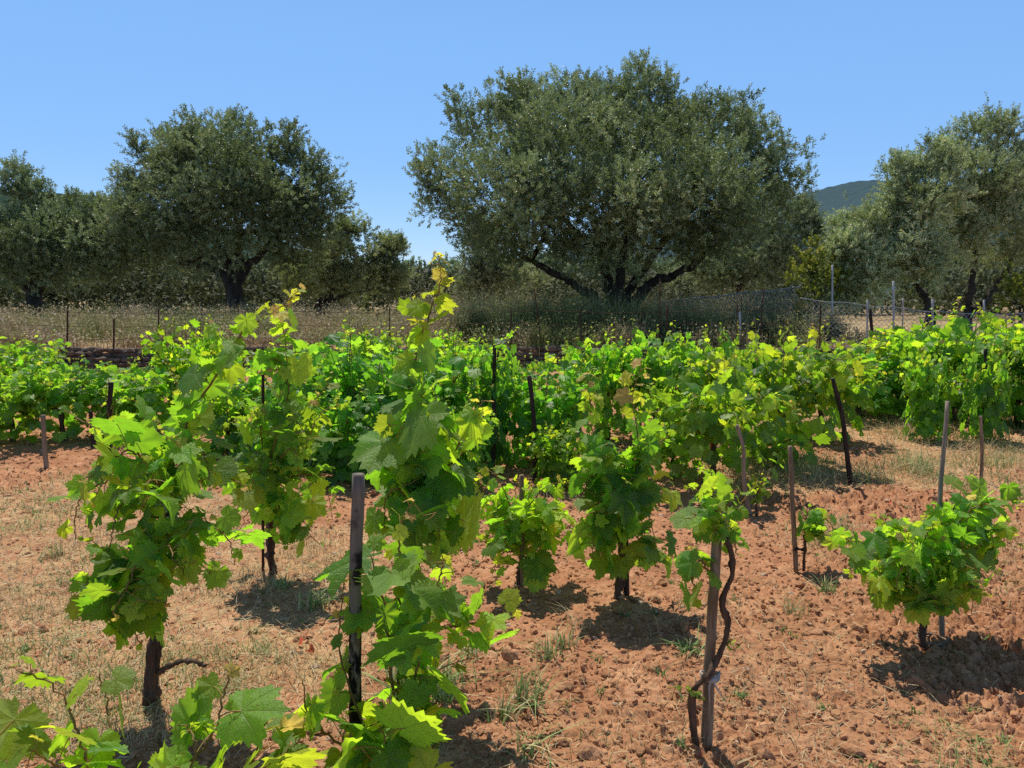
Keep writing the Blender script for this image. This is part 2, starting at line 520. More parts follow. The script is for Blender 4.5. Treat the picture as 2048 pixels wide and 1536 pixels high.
# ------------------------------------------------------------------ ground sheet
def dry_mask(x, y):
    """where the ground carries dry straw and grass"""
    m = fbm(x * 0.9 + 5, y * 0.9, 40, 3)
    # strips between the vine rows
    left = smooth(-0.2, -1.0, x) * smooth(2.2, 3.0, y) * smooth(7.5, 5.5, y)
    right = smooth(1.6, 2.6, x) * smooth(4.3, 5.2, y) * smooth(11, 8, y)
    v = 0.25 + 1.35 * left + 1.5 * right + smooth(9, 12, y) * 0.5
    v = v * smooth(0.30, 0.55, m) + 0.0
    return np.clip(v, 0, 1)


def clod_height(x, y):
    d = 1 - 0.75 * dry_mask(x, y)
    rough = (0.35 + 0.9 * smooth(0.35, 0.6, fbm(x * 0.8, y * 0.8, 90, 3)))
    wx = x + 0.03 * vnoise(x * 22, y * 22, 5); wy = y + 0.03 * vnoise(x * 22, y * 22, 6)
    h = clod_layer(wx, wy, 0.13, 11) * 0.16 + clod_layer(wx + wy * .4, wy - wx * .4, 0.065, 21) * 0.42 + clod_layer(wx * .8 - wy * .6, wy * .8 + wx * .6, 0.040, 26) * 0.8 + clod_layer(wx, wy, 0.024, 31) * 1.0
    h = h - 0.030 * np.abs(fbm(x * 16, y * 16, 70, 5) - 0.47) * 2 + 0.016 * (fbm(x * 40, y * 40, 77, 3) - .45) + 0.04 * (fbm(x * 2.2, y * 2.2, 71, 3) - 0.5)
    fade = smooth(14, 8, y)
    return (h * d * rough) * (0.3 + 0.7 * fade) - 0.012


def full_ground(x, y):
    return gz(x, y) + clod_height(x, y)


def build_ground():
    ys = [0.9]
    while ys[-1] < 30:
        ys.append(ys[-1] + max(0.0042, 0.00085 * ys[-1] ** 2) * (1 if ys[-1] < 9 else 1.5))
    ys += list(np.geomspace(31, 4000, 40))
    ys = np.array([-30.0, -5.0, -1.0, 0.3] + ys)
    u = np.linspace(-1, 1, 980)
    u = np.concatenate([[-40, -12, -5, -2.5, -1.5], u * 1.05, [1.5, 2.5, 5, 12, 40]])
    half = 0.62 * np.abs(ys) + 0.75
    half = np.where(ys < 0.9, 1.3, half)
    X = u[None, :] * half[:, None]; Y = np.repeat(ys[:, None], len(u), 1)
    x = X.ravel(); y = Y.ravel()
    z = gz(x, y)
    nearm = (y < 24) & (y > 0.5) & (np.abs(x) < 25)
    z[nearm] += clod_height(x[nearm], y[nearm])
    dm = dry_mask(x, y)
    dm = np.maximum(dm, smooth(15.8, 16.5, y))
    nr, nc = X.shape
    i = (np.arange(nr - 1)[:, None] * nc + np.arange(nc - 1)[None]).ravel()
    F = np.stack([i, i + 1, i + nc + 1, i + nc], -1)
    o = mesh_from("ground", np.stack([x, y, z], -1), [F], [M['ground']], [0], {"leaf_age": dm})
    set_props(o, kind="structure")


build_ground()

# ------------------------------------------------------------------ clods, pebbles
ICO_V = None


def ico(sub):
    import bmesh
    bm = bmesh.new(); bmesh.ops.create_icosphere(bm, subdivisions=sub, radius=1.0)
    V = np.array([v.co[:] for v in bm.verts]); F = np.array([[v.index for v in f.verts] for f in bm.faces]); bm.free()
    return V, F


def rand_rot(n, r):
    q = r.normal(0, 1, (n, 4)); q /= np.linalg.norm(q, axis=1)[:, None]
    a, b, c, d = q.T
    return np.stack([np.stack([1 - 2 * (c * c + d * d), 2 * (b * c - a * d), 2 * (b * d + a * c)], -1),
                     np.stack([2 * (b * c + a * d), 1 - 2 * (b * b + d * d), 2 * (c * d - a * b)], -1),
                     np.stack([2 * (b * d - a * c), 2 * (c * d + a * b), 1 - 2 * (b * b + c * c)], -1)], -2)


def scatter_lumps(name, n, smin, smax, mat, ymax, power, seed, sub=2, cond=None, label=None, cat=None):
    r = np.random.default_rng(seed)
    V0, F0 = ico(sub)
    vars_ = []
    for k in range(8):
        v = V0.copy()
        for _ in range(5):
            dd = norm(r.normal(0, 1, 3)); v = v - np.clip(v @ dd - r.uniform(.45, .8), 0, None)[:, None] * dd * 0.95
        v = v * (1 + 0.16 * np.sin(V0 @ r.normal(0, 4, 3))[:, None]) * (1 + r.normal(0, 0.05, (len(v), 1)))
        vars_.append(v * np.array([1, 0.85, 0.6]))
    y = 1.4 + (ymax - 1.4) * r.uniform(0, 1, n) ** 1.3
    x = r.uniform(-1, 1, n) * (0.68 * y + 0.5)
    if cond is not None:
        k = r.uniform(0, 1, n) < cond(x, y); x = x[k]; y = y[k]
    n = len(x)
    s = smin + (smax - smin) * r.uniform(0, 1, n) ** power
    z = full_ground(x, y) + s * 0.15
    R = rand_rot(n, r)
    # keep them flat: rotate about z mostly
    th = r.uniform(0, 2 * pi, n); c, s2 = np.cos(th), np.sin(th)
    Z = np.zeros((n, 3, 3)); Z[:, 0, 0] = c; Z[:, 0, 1] = -s2; Z[:, 1, 0] = s2; Z[:, 1, 1] = c; Z[:, 2, 2] = 1
    mixm = r.uniform(0, 1, n) < 0.4
    R = np.where(mixm[:, None, None], R, Z)
    vi = r.integers(0, 8, n)
    VV = np.array(vars_)[vi] * s[:, None, None]
    VV = np.einsum('nij,nkj->nki', R, VV) + np.stack([x, y, z], -1)[:, None]
    F = (F0[None] + (np.arange(n) * len(V0))[:, None, None]).reshape(-1, 3)
    o = mesh_from(name, VV.reshape(-1, 3), [F], [mat], [0], smooth_sh=False)
    set_props(o, label, cat, kind="stuff")
    return o


scatter_lumps("soil_clods", 75000, 0.004, 0.020, M['clod'], 12, 2.6, 3, sub=1, cond=lambda x, y: 0.25 + 0.75 * (1 - dry_mask(x, y)),
              label="loose clods of red soil over the tilled vineyard floor", cat="soil")
scatter_lumps("soil_lumps", 2600, 0.014, 0.045, M['clod'], 12, 3.5, 33, cond=lambda x, y: 0.1 + 0.9 * (1 - dry_mask(x, y)),
              label="larger lumps of red soil lying between the vines", cat="soil")
scatter_lumps("pebbles", 900, 0.004, 0.022, M['pebble'], 9, 3, 4, label="pale pebbles scattered over the red soil", cat="pebbles")


# ------------------------------------------------------------------ grass helpers
def blades(bag, base, hgt, width, lean, col, r, segs=3, droop=1.0):
    """many curved blades; base (n,3), hgt (n), width(n), lean (n,2) horizontal dir*amount, col (n,3)"""
    n = len(base)
    t = np.linspace(0, 1, segs + 1)
    P = np.zeros((n, segs + 1, 3))
    for i, tt in enumerate(t):
        P[:, i, 0] = base[:, 0] + lean[:, 0] * tt ** 1.7 * hgt
        P[:, i, 1] = base[:, 1] + lean[:, 1] * tt ** 1.7 * hgt
        P[:, i, 2] = base[:, 2] + hgt * (tt - droop * 0.35 * tt ** 2.5 * np.clip(np.linalg.norm(lean, axis=1), 0, 1.6))
    az = r.uniform(0, pi, n)
    side = np.stack([np.cos(az), np.sin(az), 0 * az], -1)
    wv = (1 - t ** 1.5 * 0.92)[None, :, None] * width[:, None, None] * side[:, None] * 0.5
    V = np.stack([P - wv, P + wv], 2).reshape(n, -1, 3)
    k = (segs + 1) * 2
    q = np.array([[2 * i, 2 * i + 1, 2 * i + 3, 2 * i + 2] for i in range(segs)])
    F = (q[None] + (np.arange(n) * k)[:, None, None]).reshape(-1, 4)
    A = np.zeros((n * k, 4)); A[:, :3] = np.repeat(col, k, 0)
    bag.add(V.reshape(-1, 3), F, 0, A)


def flat_bits(bag, pos, length, width, col, r, tilt=0.25):
    n = len(pos)
    az = r.uniform(0, 2 * pi, n); el = r.normal(0, tilt, n)
    d = np.stack([np.cos(az) * np.cos(el), np.sin(az) * np.cos(el), np.abs(np.sin(el))], -1)
    s = np.stack([-np.sin(az), np.cos(az), r.normal(0, .4, n)], -1)
    bend = np.stack([-np.sin(az), np.cos(az), 0 * az], -1) * r.normal(0, 0.15, n)[:, None]
    a = pos; b = pos + d * (length * .5)[:, None] + bend * length[:, None] + np.array([0, 0, 1]) * (0.06 * length)[:, None]
    c = pos + d * length[:, None]
    hw = s * (width * .5)[:, None]
    V = np.stack([a - hw, a + hw, b - hw, b + hw, c - hw * .3, c + hw * .3], 1).reshape(-1, 3)
    q = np.array([[0, 1, 3, 2], [2, 3, 5, 4]])
    F = (q[None] + (np.arange(n) * 6)[:, None, None]).reshape(-1, 4)
    A = np.zeros((n * 6, 4)); A[:, :3] = np.repeat(col, 6, 0)
    bag.add(V, F, 0, A)


def lerp_col(a, b, f):
    return np.asarray(a)[None] * (1 - f[:, None]) + np.asarray(b)[None] * f[:, None]


def ground_litter():
    r = np.random.default_rng(12)
    # straw
    n = 120000
    y = 1.5 + 12 * r.uniform(0, 1, n) ** 1.5; x = r.uniform(-1, 1, n) * (0.7 * y + .4)
    k = r.uniform(0, 1, n) < (0.015 + 0.62 * dry_mask(x, y)); x, y = x[k], y[k]; n = len(x)
    z = full_ground(x, y) + 0.004
    bag = Bag()
    L = r.uniform(0.015, 0.08, n) * (1 + 0.05 * y)
    flat_bits(bag, np.stack([x, y, z], -1), L, 0.0015 + 0.0007 * y * r.uniform(.6, 1.4, n) * .6, lerp_col((0.42, 0.30, 0.15), (0.72, 0.60, 0.38), r.uniform(0, 1, n)), r)
    o = bag.build("straw", [M['grass']], smooth_sh=False)
    set_props(o, "dry straw and cut grass lying on the red soil", "straw", kind="stuff")
    # standing short grass: green and dry, in patches
    bag = Bag()
    n = 130000
    y = 1.7 + 12 * r.uniform(0, 1, n) ** 1.3; x = r.uniform(-1, 1, n) * (0.7 * y + .4)
    pm = dry_mask(x, y) * (smooth(0.38, 0.52, fbm(x * 2.3, y * 2.3, 200, 3)) + .12) + 0.10 * smooth(0.55, 0.66, fbm(x * 2.0, y * 2.0, 230, 3))
    k = r.uniform(0, 1, n) < pm; x, y = x[k], y[k]; n = len(x)
    z = full_ground(x, y) - 0.004
    H = r.uniform(0.02, 0.09, n) * (1 + 1.0 * (x > 1.5) * smooth(4, 6, y)); az = r.uniform(0, 2 * pi, n); am = r.uniform(0.2, 1.3, n)
    green = smooth(0.42, 0.6, vnoise(x * 1.3, y * 1.3, 300)) * .75
    gcol = lerp_col((0.16, 0.24, 0.07), (0.30, 0.38, 0.15), r.uniform(0, 1, n)); dcol = lerp_col((0.45, 0.34, 0.17), (0.66, 0.55, 0.32), r.uniform(0, 1, n))
    g = (r.uniform(0, 1, n) < green)[:, None]
    blades(bag, np.stack([x, y, z], -1), H, 0.002 + 0.0007 * y, np.stack([np.cos(az) * am, np.sin(az) * am], -1), np.where(g, gcol, dcol), r, 3)
    o = bag.build("grass", [M['grass']])
    set_props(o, "short patchy grass, green and straw dry, between the vines", "grass", kind="stuff")
    # bits of small green weed rosettes
    bag = Bag()
    n = 260
    y = 2.0 + 6 * r.uniform(0, 1, n); x = r.uniform(-1, 1, n) * (0.7 * y)
    for i in range(n):
        m = 9
        b = np.tile([x[i], y[i], float(full_ground(np.array([x[i]]), np.array([y[i]]))[0]) - 0.003], (m, 1)) + r.normal(0, .012, (m, 3)) * [1, 1, 0]
        az = r.uniform(0, 2 * pi, m); am = r.uniform(.6, 1.8, m)
        blades(bag, b, r.uniform(.02, .05, m), np.full(m, .007), np.stack([np.cos(az) * am, np.sin(az) * am], -1), lerp_col((0.08, 0.18, 0.04), (0.16, 0.28, 0.08), r.uniform(0, 1, m)), r, 3)
    o = bag.build("weeds", [M['grass']])
    set_props(o, "small low green weeds dotted over the red soil", "weeds", kind="stuff")


ground_litter()


def grass_tuft(px, py, h, n, label, green=0.8, spread=0.9, seed=1, width=0.008):
    r = np.random.default_rng(seed)
    p = ground(px, py)
    o = Bag()
    b = p + r.normal(0, 0.028 if n < 80 else .11, (n, 3)) * [1, 1, 0]
    b[:, 2] = p[2] - 0.01
    az = r.uniform(0, 2 * pi, n); am = np.abs(r.normal(0, spread, n))
    hh = h * r.uniform(.45, 1.0, n)
    c = np.where((r.uniform(0, 1, n) < green)[:, None], lerp_col((0.15, 0.27, 0.07), (0.34, 0.46, 0.17), r.uniform(0, 1, n)), lerp_col((0.5, 0.4, 0.2), (0.7, 0.6, 0.36), r.uniform(0, 1, n)))
    blades(o, b, hh, np.full(n, width), np.stack([np.cos(az) * am, np.sin(az) * am], -1), c, r, 5)
    ob = o.build("grass_tuft", [M['grass']], origin=p)
    ob.location = p
    set_props(ob, label, "grass tuft", "tufts of grass on the red soil")


grass_tuft(812, 1420, 0.30, 78, "large dark green grass tuft on soil right of the charred stake", seed=2, width=0.010, spread=1.1)
grass_tuft(905, 1370, 0.16, 40, "loose grass tuft behind the large dark green tuft", seed=3)
grass_tuft(1050, 1400, 0.18, 55, "pale green grass tuft in open soil left of the cloth-tied stake", seed=4, green=.6)
grass_tuft(1100, 1310, 0.13, 45, "half dry grass tuft behind the pale green tuft", seed=5, green=.4)
grass_tuft(1130, 1290, 0.12, 30, "small straggly grass tuft in bare soil between two vine rows", seed=6, green=.5)
grass_tuft(1385, 1300, 0.10, 45, "flat green grass tuft lying left of the cloth-tied stake", seed=7, spread=1.8)
grass_tuft(1060, 1490, 0.10, 35, "flat dark grass tuft in the shade at the bottom edge", seed=8, spread=1.6)
grass_tuft(1590, 1230, 0.15, 50, "feathery pale grass tuft between the thin stake and the squat vine", seed=9, green=.45, width=.004)
grass_tuft(1650, 1180, 0.12, 45, "grass tuft beside the hollow at the thin stake", seed=10, green=.7)
grass_tuft(950, 935, 0.5, 60, "tall arching dark grass tuft under the middle vines", seed=11, width=.009, spread=.8)
grass_tuft(630, 1210, 0.13, 60, "grass tuft in the shade under the dense vine with twin rods", seed=12, green=.7)
grass_tuft(560, 1170, 0.10, 40, "small grass tuft at the foot of the dense vine with twin rods", seed=13, green=.8)
grass_tuft(1920, 1500, 0.10, 140, "wide thin grass patch at the lower right corner", seed=14, green=.6, spread=2.2, width=.003)
grass_tuft(250, 1380, 0.16, 24, "tuft of upright seeding grass beside the gnarled leaning trunk", seed=15, green=.7, spread=.4, width=.004)


grass_tuft(880, 1395, 0.2, 60, "green grass tuft touching the large dark tuft on its right", seed=21, spread=1.3, green=.8)
grass_tuft(1010, 1430, 0.12, 50, "low pale grass tuft below the pale green tuft in open soil", seed=22, spread=1.5, green=.5)
grass_tuft(940, 1310, 0.12, 50, "dry and green grass tuft below the arm of the large-leaved front vine", seed=23, green=.5)
grass_tuft(1160, 1250, 0.14, 30, "thin dry stalks left of the bronze-tipped vine's shadow", seed=24, green=.1, width=.003)
grass_tuft(60, 1050, 0.10, 120, "spreading pale green grass patch at far left", seed=25, green=.7, spread=1.8, width=.005)
grass_tuft(110, 1110, 0.14, 60, "feathery grass tuft at far left below the pale grass patch", seed=26, green=.6, spread=1.0, width=.004)
grass_tuft(130, 1270, 0.08, 110, "flat grey-green grass patch left of the leaning gnarled vine", seed=27, green=.8, spread=2.0, width=.004)
grass_tuft(470, 1370, 0.08, 70, "short grass patch right of the gnarled trunk's looping root", seed=28, green=.5, spread=1.6, width=.004)
grass_tuft(530, 1300, 0.09, 60, "grass patch on straw between the gnarled vine and the charred stake", seed=29, green=.6, spread=1.4, width=.004)
grass_tuft(1740, 960, 0.30, 160, "feathery tall grass patch right of the dark leaning stake", seed=30, green=.4, spread=1.0, width=.006)
grass_tuft(1830, 940, 0.25, 130, "pale tall grass patch before the hanging vine column", seed=31, green=.4, spread=1.1, width=.006)
grass_tuft(1980, 930, 0.22, 120, "green grass patch beside the thin short brown stake", seed=32, green=.7, spread=1.2, width=.006)
grass_tuft(1660, 1060, 0.22, 110, "dry grass patch between the young vine and the squat vine", seed=33, green=.3, spread=1.1, width=.005)
grass_tuft(1600, 950, 0.25, 90, "green grass patch left of the dark leaning stake", seed=34, green=.7, spread=1.1, width=.006)

# ------------------------------------------------------------------ vine leaves
LOBES = [(0, 1.0), (26, .80), (50, .93), (78, .70), (104, .80), (135, .66), (158, .50), (175, .16), (180, .08)]


def leaf_template(nout, rings, seed, serr=0.075, lobey=1.0, cup=0.12, droop=0.18, fold=0.18):
    r = np.random.default_rng(seed)
    th = np.linspace(-180, 180, nout, endpoint=False) + 180.0 / nout
    la = [l[0] for l in LOBES]; lr = [l[1] for l in LOBES]
    R = np.zeros(nout)
    for i, t in enumerate(th):
        f = np.interp(abs(t), la, lr)
        f = 1 - (1 - f) * (lobey if abs(t) < 150 else 1.0)
        R[i] = f
    k = np.arange(nout)
    R = R * (1 + serr * np.where(k % 2 == 0, 1, -1) * (np.abs(th) < 168)) * (1 + r.normal(0, 0.025, nout))
    R = R * (1 + 0.06 * np.sin(np.radians(th) * 1.0 + r.uniform(0, 6)))
    tr = np.radians(th)
    V = [[0, 0, 0]]; F3 = []; F4 = []
    for ri, rad in enumerate(rings):
        RR = R * rad if ri == len(rings) - 1 else rad * (0.5 * R + 0.5 * np.convolve(np.r_[R[-2:], R, R[:2]], np.ones(5) / 5, 'valid'))
        for i in range(nout):
            V.append([RR[i] * sin(tr[i]), RR[i] * cos(tr[i]), 0])
    V = np.array(V)
    for i in range(nout):
        j = (i + 1) % nout
        F3.append([0, 1 + j, 1 + i])
        for q in range(len(rings) - 1):
            a = 1 + q * nout; b = 1 + (q + 1) * nout
            F4.append([a + i, a + j, b + j, b + i])
    x, y = V[:, 0].copy(), V[:, 1].copy()
    rr = np.hypot(x, y); ang = np.degrees(np.arctan2(np.abs(x), y))
    vd = np.min(np.abs(ang[:, None] - np.array([0, 50, 104, 160])[None]), 1) / 27
    z = fold * np.abs(x) * r.uniform(-.3, 1) + 0.10 * rr * vd - droop * rr ** 2 + cup * (rr ** 2) * r.uniform(-1, .6)
    z += 0.07 * rr ** 2 * np.sin(np.radians(ang) * 5 + r.uniform(0, 6) + np.sign(x) * r.uniform(0, 2))
    z += 0.05 * rr * np.sin(3 * x + r.uniform(0, 6)) + 0.05 * rr * np.sin(3.5 * y + r.uniform(0, 6))
    # sometimes one side curls
    z -= r.uniform(0, .35) * np.clip(x * np.sign(r.normal()) - .35, 0, None)
    V[:, 2] = z
    F3 = np.array(F3)[:, ::-1]
    F4 = np.array(F4)[:, ::-1] if len(F4) else np.zeros((0, 4), int)
    # make sure the normal is +z
    a, b, c = V[F3[0]]
    if np.cross(b - a, c - a)[2] < 0:
        F3 = F3[:, ::-1]; F4 = F4[:, ::-1]
    a4 = F4[0] if len(F4) else None
    if a4 is not None:
        a, b, c = V[F4[0][:3]]
        if np.cross(b - a, c - a)[2] < 0: F4 = F4[:, ::-1]
    return V, F3, F4


HI = [leaf_template([58, 50, 64, 54][i % 4], [.35, .72, 1.0], 100 + i, lobey=[1.3, 1.6, 1.1, 1.4, 1.75, .9][i % 6], serr=[.075, .06, .085][i % 3]) for i in range(14)]
MID = [leaf_template(28, [.55, 1.0], 200 + i, lobey=1.5, serr=.10) for i in range(6)]
LOW = [leaf_template(16, [1.0], 300 + i, lobey=1.3, serr=.06) for i in range(6)]


def add_leaves(bag, templates, pos, nrm, tip, size, age, r, mat=0):
    n = len(pos)
    nrm = norm(nrm)
    tip = tip - nrm * np.sum(tip * nrm, 1)[:, None]; tip = norm(tip)
    side = np.cross(tip, nrm)
    R = np.stack([side, tip, nrm], -1)
    vi = r.integers(0, len(templates), n)
    sx = r.uniform(.88, 1.12, n)
    rnd = r.uniform(0, 1, n)
    for k, (V0, F3, F4) in enumerate(templates):
        s = np.where(vi == k)[0]
        if not len(s): continue
        V = V0[None] * size[s][:, None, None]
        V = V * np.stack([sx[s], np.ones(len(s)), r.uniform(.2, 2.6, len(s))], -1)[:, None]
        V = np.einsum('nij,nkj->nki', R[s], V) + pos[s][:, None]
        m = len(V0)
        A = np.zeros((len(s), m, 4)); A[:, :, 0] = V0[None, :, 0]; A[:, :, 1] = V0[None, :, 1]; A[:, :, 2] = rnd[s][:, None]; A[:, :, 3] = age[s][:, None]
        off = (np.arange(len(s)) * m)[:, None, None]
        Fs = [(F3[None] + off).reshape(-1, 3)]
        if len(F4): Fs.append((F4[None] + off).reshape(-1, 4))
        bag.add(V.reshape(-1, 3), Fs, mat, A.reshape(-1, 4))


def leaves_on_shoot(bag, P, L, spacing, r, templates, young=0.35, tip_age=1.0, size0=0.75, petiole=True, outward=None, pet=0.75, base_age=0.0, start=0.0, shrink=1.0):
    """P polyline of the shoot (dense). young = share of the shoot, from the tip, that is young"""
    seg = np.linalg.norm(np.diff(P, axis=0), axis=1); s = np.r_[0, np.cumsum(seg)]; Ltot = s[-1]
    d = start * Ltot + spacing * .5; pts = []; 
    while d < Ltot:
        f = d / Ltot
        pts.append(d)
        d += spacing * r.uniform(.75, 1.25) * (1 - 0.55 * smooth(1 - young, 1.0, f))
    if not pts: return
    pts = np.array(pts); n = len(pts)
    Q = np.stack([np.interp(pts, s, P[:, i]) for i in range(3)], -1)
    Tn = norm(np.stack([np.interp(np.clip(pts + .02, 0, Ltot), s, P[:, i]) - np.interp(np.clip(pts - .02, 0, Ltot), s, P[:, i]) for i in range(3)], -1))
    f = pts / Ltot
    yng = smooth(1 - young, 1.0, f)
    age = np.clip(base_age + yng ** 1.3 * tip_age + r.normal(0, .06, n) + (r.uniform(0, 1, n) < .19) * .36, 0, 1)
    size = L * (size0 + (1 - size0) * smooth(0, .2, f)) * (1 - shrink * 0.80 * yng ** 0.9) * r.uniform(.50, 1.15, n)
    az0 = r.uniform(0, 2 * pi)
    ref = np.where(np.abs(Tn[:, 2:3]) > .8, np.array([[1.0, 0.15, 0]]), np.array([[0, 0, 1.0]]))
    A = norm(np.cross(Tn, ref)); B = np.cross(Tn, A)
    az = az0 + np.arange(n) * pi + r.normal(0, .7, n)
    out = A * np.cos(az)[:, None] + B * np.sin(az)[:, None]
    if outward is not None:
        out = out + np.asarray(outward)[None] * 0.5
    out[:, 2] = np.clip(out[:, 2], -.3, None)
    out = norm(out)
    plen = size * pet * r.uniform(.6, 1.3, n) * (1 + .6 * yng)
    pd = norm(out + Tn * .35 + np.array([0, 0, .35]) * r.uniform(0, 1, (n, 1)))
    J = Q + pd * plen[:, None]
    up = np.array([[0, 0, 1.0]])
    oh = out * [1, 1, 0.3]; oh = norm(oh)
    nr = oh * r.uniform(-.2, 1.0, n)[:, None] + up * r.uniform(.15, 1.0, n)[:, None] + r.normal(0, .50, (n, 3))
    tipd = oh * r.uniform(.2, 1.0, n)[:, None] - up * r.uniform(.1, 1.2, n)[:, None] + r.normal(0, .5, (n, 3))
    tipd = tipd * (1 - yng[:, None] * .8) + (Tn * 1.0 + out * .6) * yng[:, None] * .8
    add_leaves(bag, templates, J, nr, tipd, size, age, r)
    if petiole:
        for i in range(n):
            mid = Q[i] * .5 + J[i] * .5 + np.array([0, 0, .12]) * plen[i]
            rad = 0.0011 + 0.006 * size[i]
            V, F = tube(spline([Q[i], mid, J[i]], 4), rad, 4, cap=False)
            bag.add(V, F, 1)
    return J


def cane_mesh(P, r0, r1, parent, name="cane", mat=None, r=None, k=6):
    n = len(P)
    Rr = np.linspace(r0, r1, n) * (1 + 0.18 * (np.arange(n) % 5 == 0))
    V, F = tube(P, Rr, k)
    b = Bag(); b.add(V, F)
    return b.build(name, [mat or M['cane']], parent)


def trunk_mesh(pts, rad, parent, mat=None, seed=0, name="trunk", n=64, k=14):
    P = spline(pts, n)
    r = np.random.default_rng(seed)
    P[1:-1] += np.cumsum(r.normal(0, .0012, (n - 2, 3)), 0) * np.sin(np.linspace(0, pi, n - 2))[:, None]
    R = np.interp(np.linspace(0, 1, n), np.linspace(0, 1, len(rad)), rad)
    R = R * (1 + .22 * np.clip(fbm(np.arange(n) * .33 + seed, np.zeros(n), seed, 2) - .35, 0, 1) * 2)
    for kk in r.integers(4, n - 4, 5): R[kk - 1:kk + 2] *= np.array([1.12, 1.28, 1.1])
    V, F = tube(P, R, k, rough=.13 if rad[0] > .02 else .22, seed=seed, ridges=5)
    b = Bag(); b.add(V, F)
    return b.build(name, [mat or M['bark']], parent)


def grape_bunch(c, parent, seed=0, n=46, L=0.10, rr=0.006):
    r = np.random.default_rng(seed)
    V0, F0 = ico(1)
    b = Bag()
    for i in range(n):
        t = i / n
        rad = 0.032 * (1 - t) ** .7 + .006
        a = r.uniform(0, 2 * pi)
        p = c + np.array([cos(a) * rad, sin(a) * rad, -t * L]) + r.normal(0, .003, 3)
        b.add(V0 * rr * r.uniform(.75, 1.15) + p, F0, 0)
    V, F = tube(spline([c + [0, 0, .05], c, c - [0, 0, L * .9]], 6), .0018, 4); b.add(V, F, 1)
    return b.build("grape_bunch", [M['grape'], M['petiole']], parent)


def tendril(p0, d, parent, seed=0, L=0.14, turns=1.3, rad=0.03):
    r = np.random.default_rng(seed)
    n = 26; t = np.linspace(0, 1, n)
    d = norm(np.asarray(d, float)); s = norm(np.cross(d, [0.2, 1, .1])); u = np.cross(s, d)
    P = p0 + d[None] * (L * np.minimum(t, .55))[:, None]
    ang = np.clip(t - .4, 0, None) / .6 * 2 * pi * turns
    rr = rad * (1 - .3 * t)
    P = P + s[None] * (rr * (1 - np.cos(ang)))[:, None] + u[None] * (rr * np.sin(ang))[:, None]
    V, F = tube(P, np.linspace(.0016, .0008, n), 4)
    b = Bag(); b.add(V, F)
    return b.build("tendril", [M['petiole']], parent)


def near_vine(base, label, trunk, shoots, L, seed, spacing=0.055, grapes=(), tendrils=(), color=(1, 1, 1, 1), trad=(.03, .02, .018), laterals=0, hi=True, tags=(), trunks2=()):
    """trunk: list of (px,py,Y); shoots: list of dicts(p=[(px,py,Y)...], ...)"""
    r = np.random.default_rng(seed)
    base = np.asarray(base, float)
    root = empty("grapevine", base, label, "grapevine", "grapevines with stakes in the near rows")
    W = lambda q: at(*q) - base
    host = root
    if trunk:
        tp = [W(q) for q in trunk]
        tp[0] = np.array([tp[0][0], tp[0][1], -0.05])
        host = trunk_mesh(tp, trad, root, seed=seed)
    for k, t2 in enumerate(trunks2):
        trunk_mesh([W(q) for q in t2[0]], t2[1], host, seed=seed + k + 1, name="branch", k=8)
    bag = Bag()
    T = HI if hi else MID
    for sh in shoots:
        pts = [W(q) for q in sh['p']]
        P = spline(pts, 8 * len(pts))
        P[1:-1] += r.normal(0, .003, (len(P) - 2, 3))
        young = sh.get('young', .35)
        cane_mesh(P, sh.get('r', .0045), .0016, host, mat=M['cane'])
        Ls = L * sh.get('L', 1.0)
        sp = sh.get('sp', spacing)
        kw = dict(young=young, tip_age=sh.get('tip', 1.0), base_age=sh.get('age', 0.05), shrink=sh.get('shrink', 1.0))
        leaves_on_shoot(bag, P, Ls, sp, r, T, start=sh.get('start', 0.0), pet=sh.get('pet', .75), size0=sh.get('size0', .75), **kw)
        for _ in range(sh.get('lat', laterals)):
            i = r.integers(2, max(3, int(len(P) * .75)))
            dd = norm(r.normal(0, 1, 3) * [1, 1, .5] + [0, 0, .35]); ll = r.uniform(.08, .2)
            q = np.array([P[i], P[i] + dd * ll * .5, P[i] + dd * ll + [0, 0, r.uniform(-.05, .05)]])
            Pq = spline(q, 8)
            leaves_on_shoot(bag, Pq, Ls * .72, spacing * .8, r, T, young=.6, tip_age=.75, base_age=.15)
            V, F = tube(Pq, .0016, 4); bag.add(V, F, 1)
    fo = bag.build("foliage", [M['vine_near'] if hi else M['vine_far'], M['petiole']], root)
    fo.color = color
    for g in grapes:
        grape_bunch(W(g), root, seed + 5)
    for t in tendrils:
        tendril(W(t[0]), t[1], root, seed, *t[2:])
    return root


def stake(top, bot, r0, r1, mat, label, name="wooden_stake", bend=0, seed=0, group="stakes supporting the vines", cracks=True, k=12, origin_y=None):
    """top, bot: (px,py,Y)"""
    a = at(*bot); b = at(*top)
    rg = np.random.default_rng(seed)
    n = 22
    mid = (a + b) / 2 + np.array([bend, 0, 0])
    P = spline([a, mid, b] if bend else [a, b], n)
    if cracks:
        P[1:-1] += np.cumsum(rg.normal(0, .0012, (n - 2, 3)), 0) * [1, 1, 0] * np.sin(np.linspace(0, pi, n - 2))[:, None]
    P = P - a
    o = Bag()
    R = np.linspace(r1, r0, n)
    V, F = tube(P, R, k, rough=.05 if cracks else 0.01, seed=seed)
    o.add(V, F)
    ob = o.build(name, [mat])
    ob.location = a
    set_props(ob, label, "stake", group)
    return ob


# ------------------------------------------------------------------ NEAR VINES
S = dict
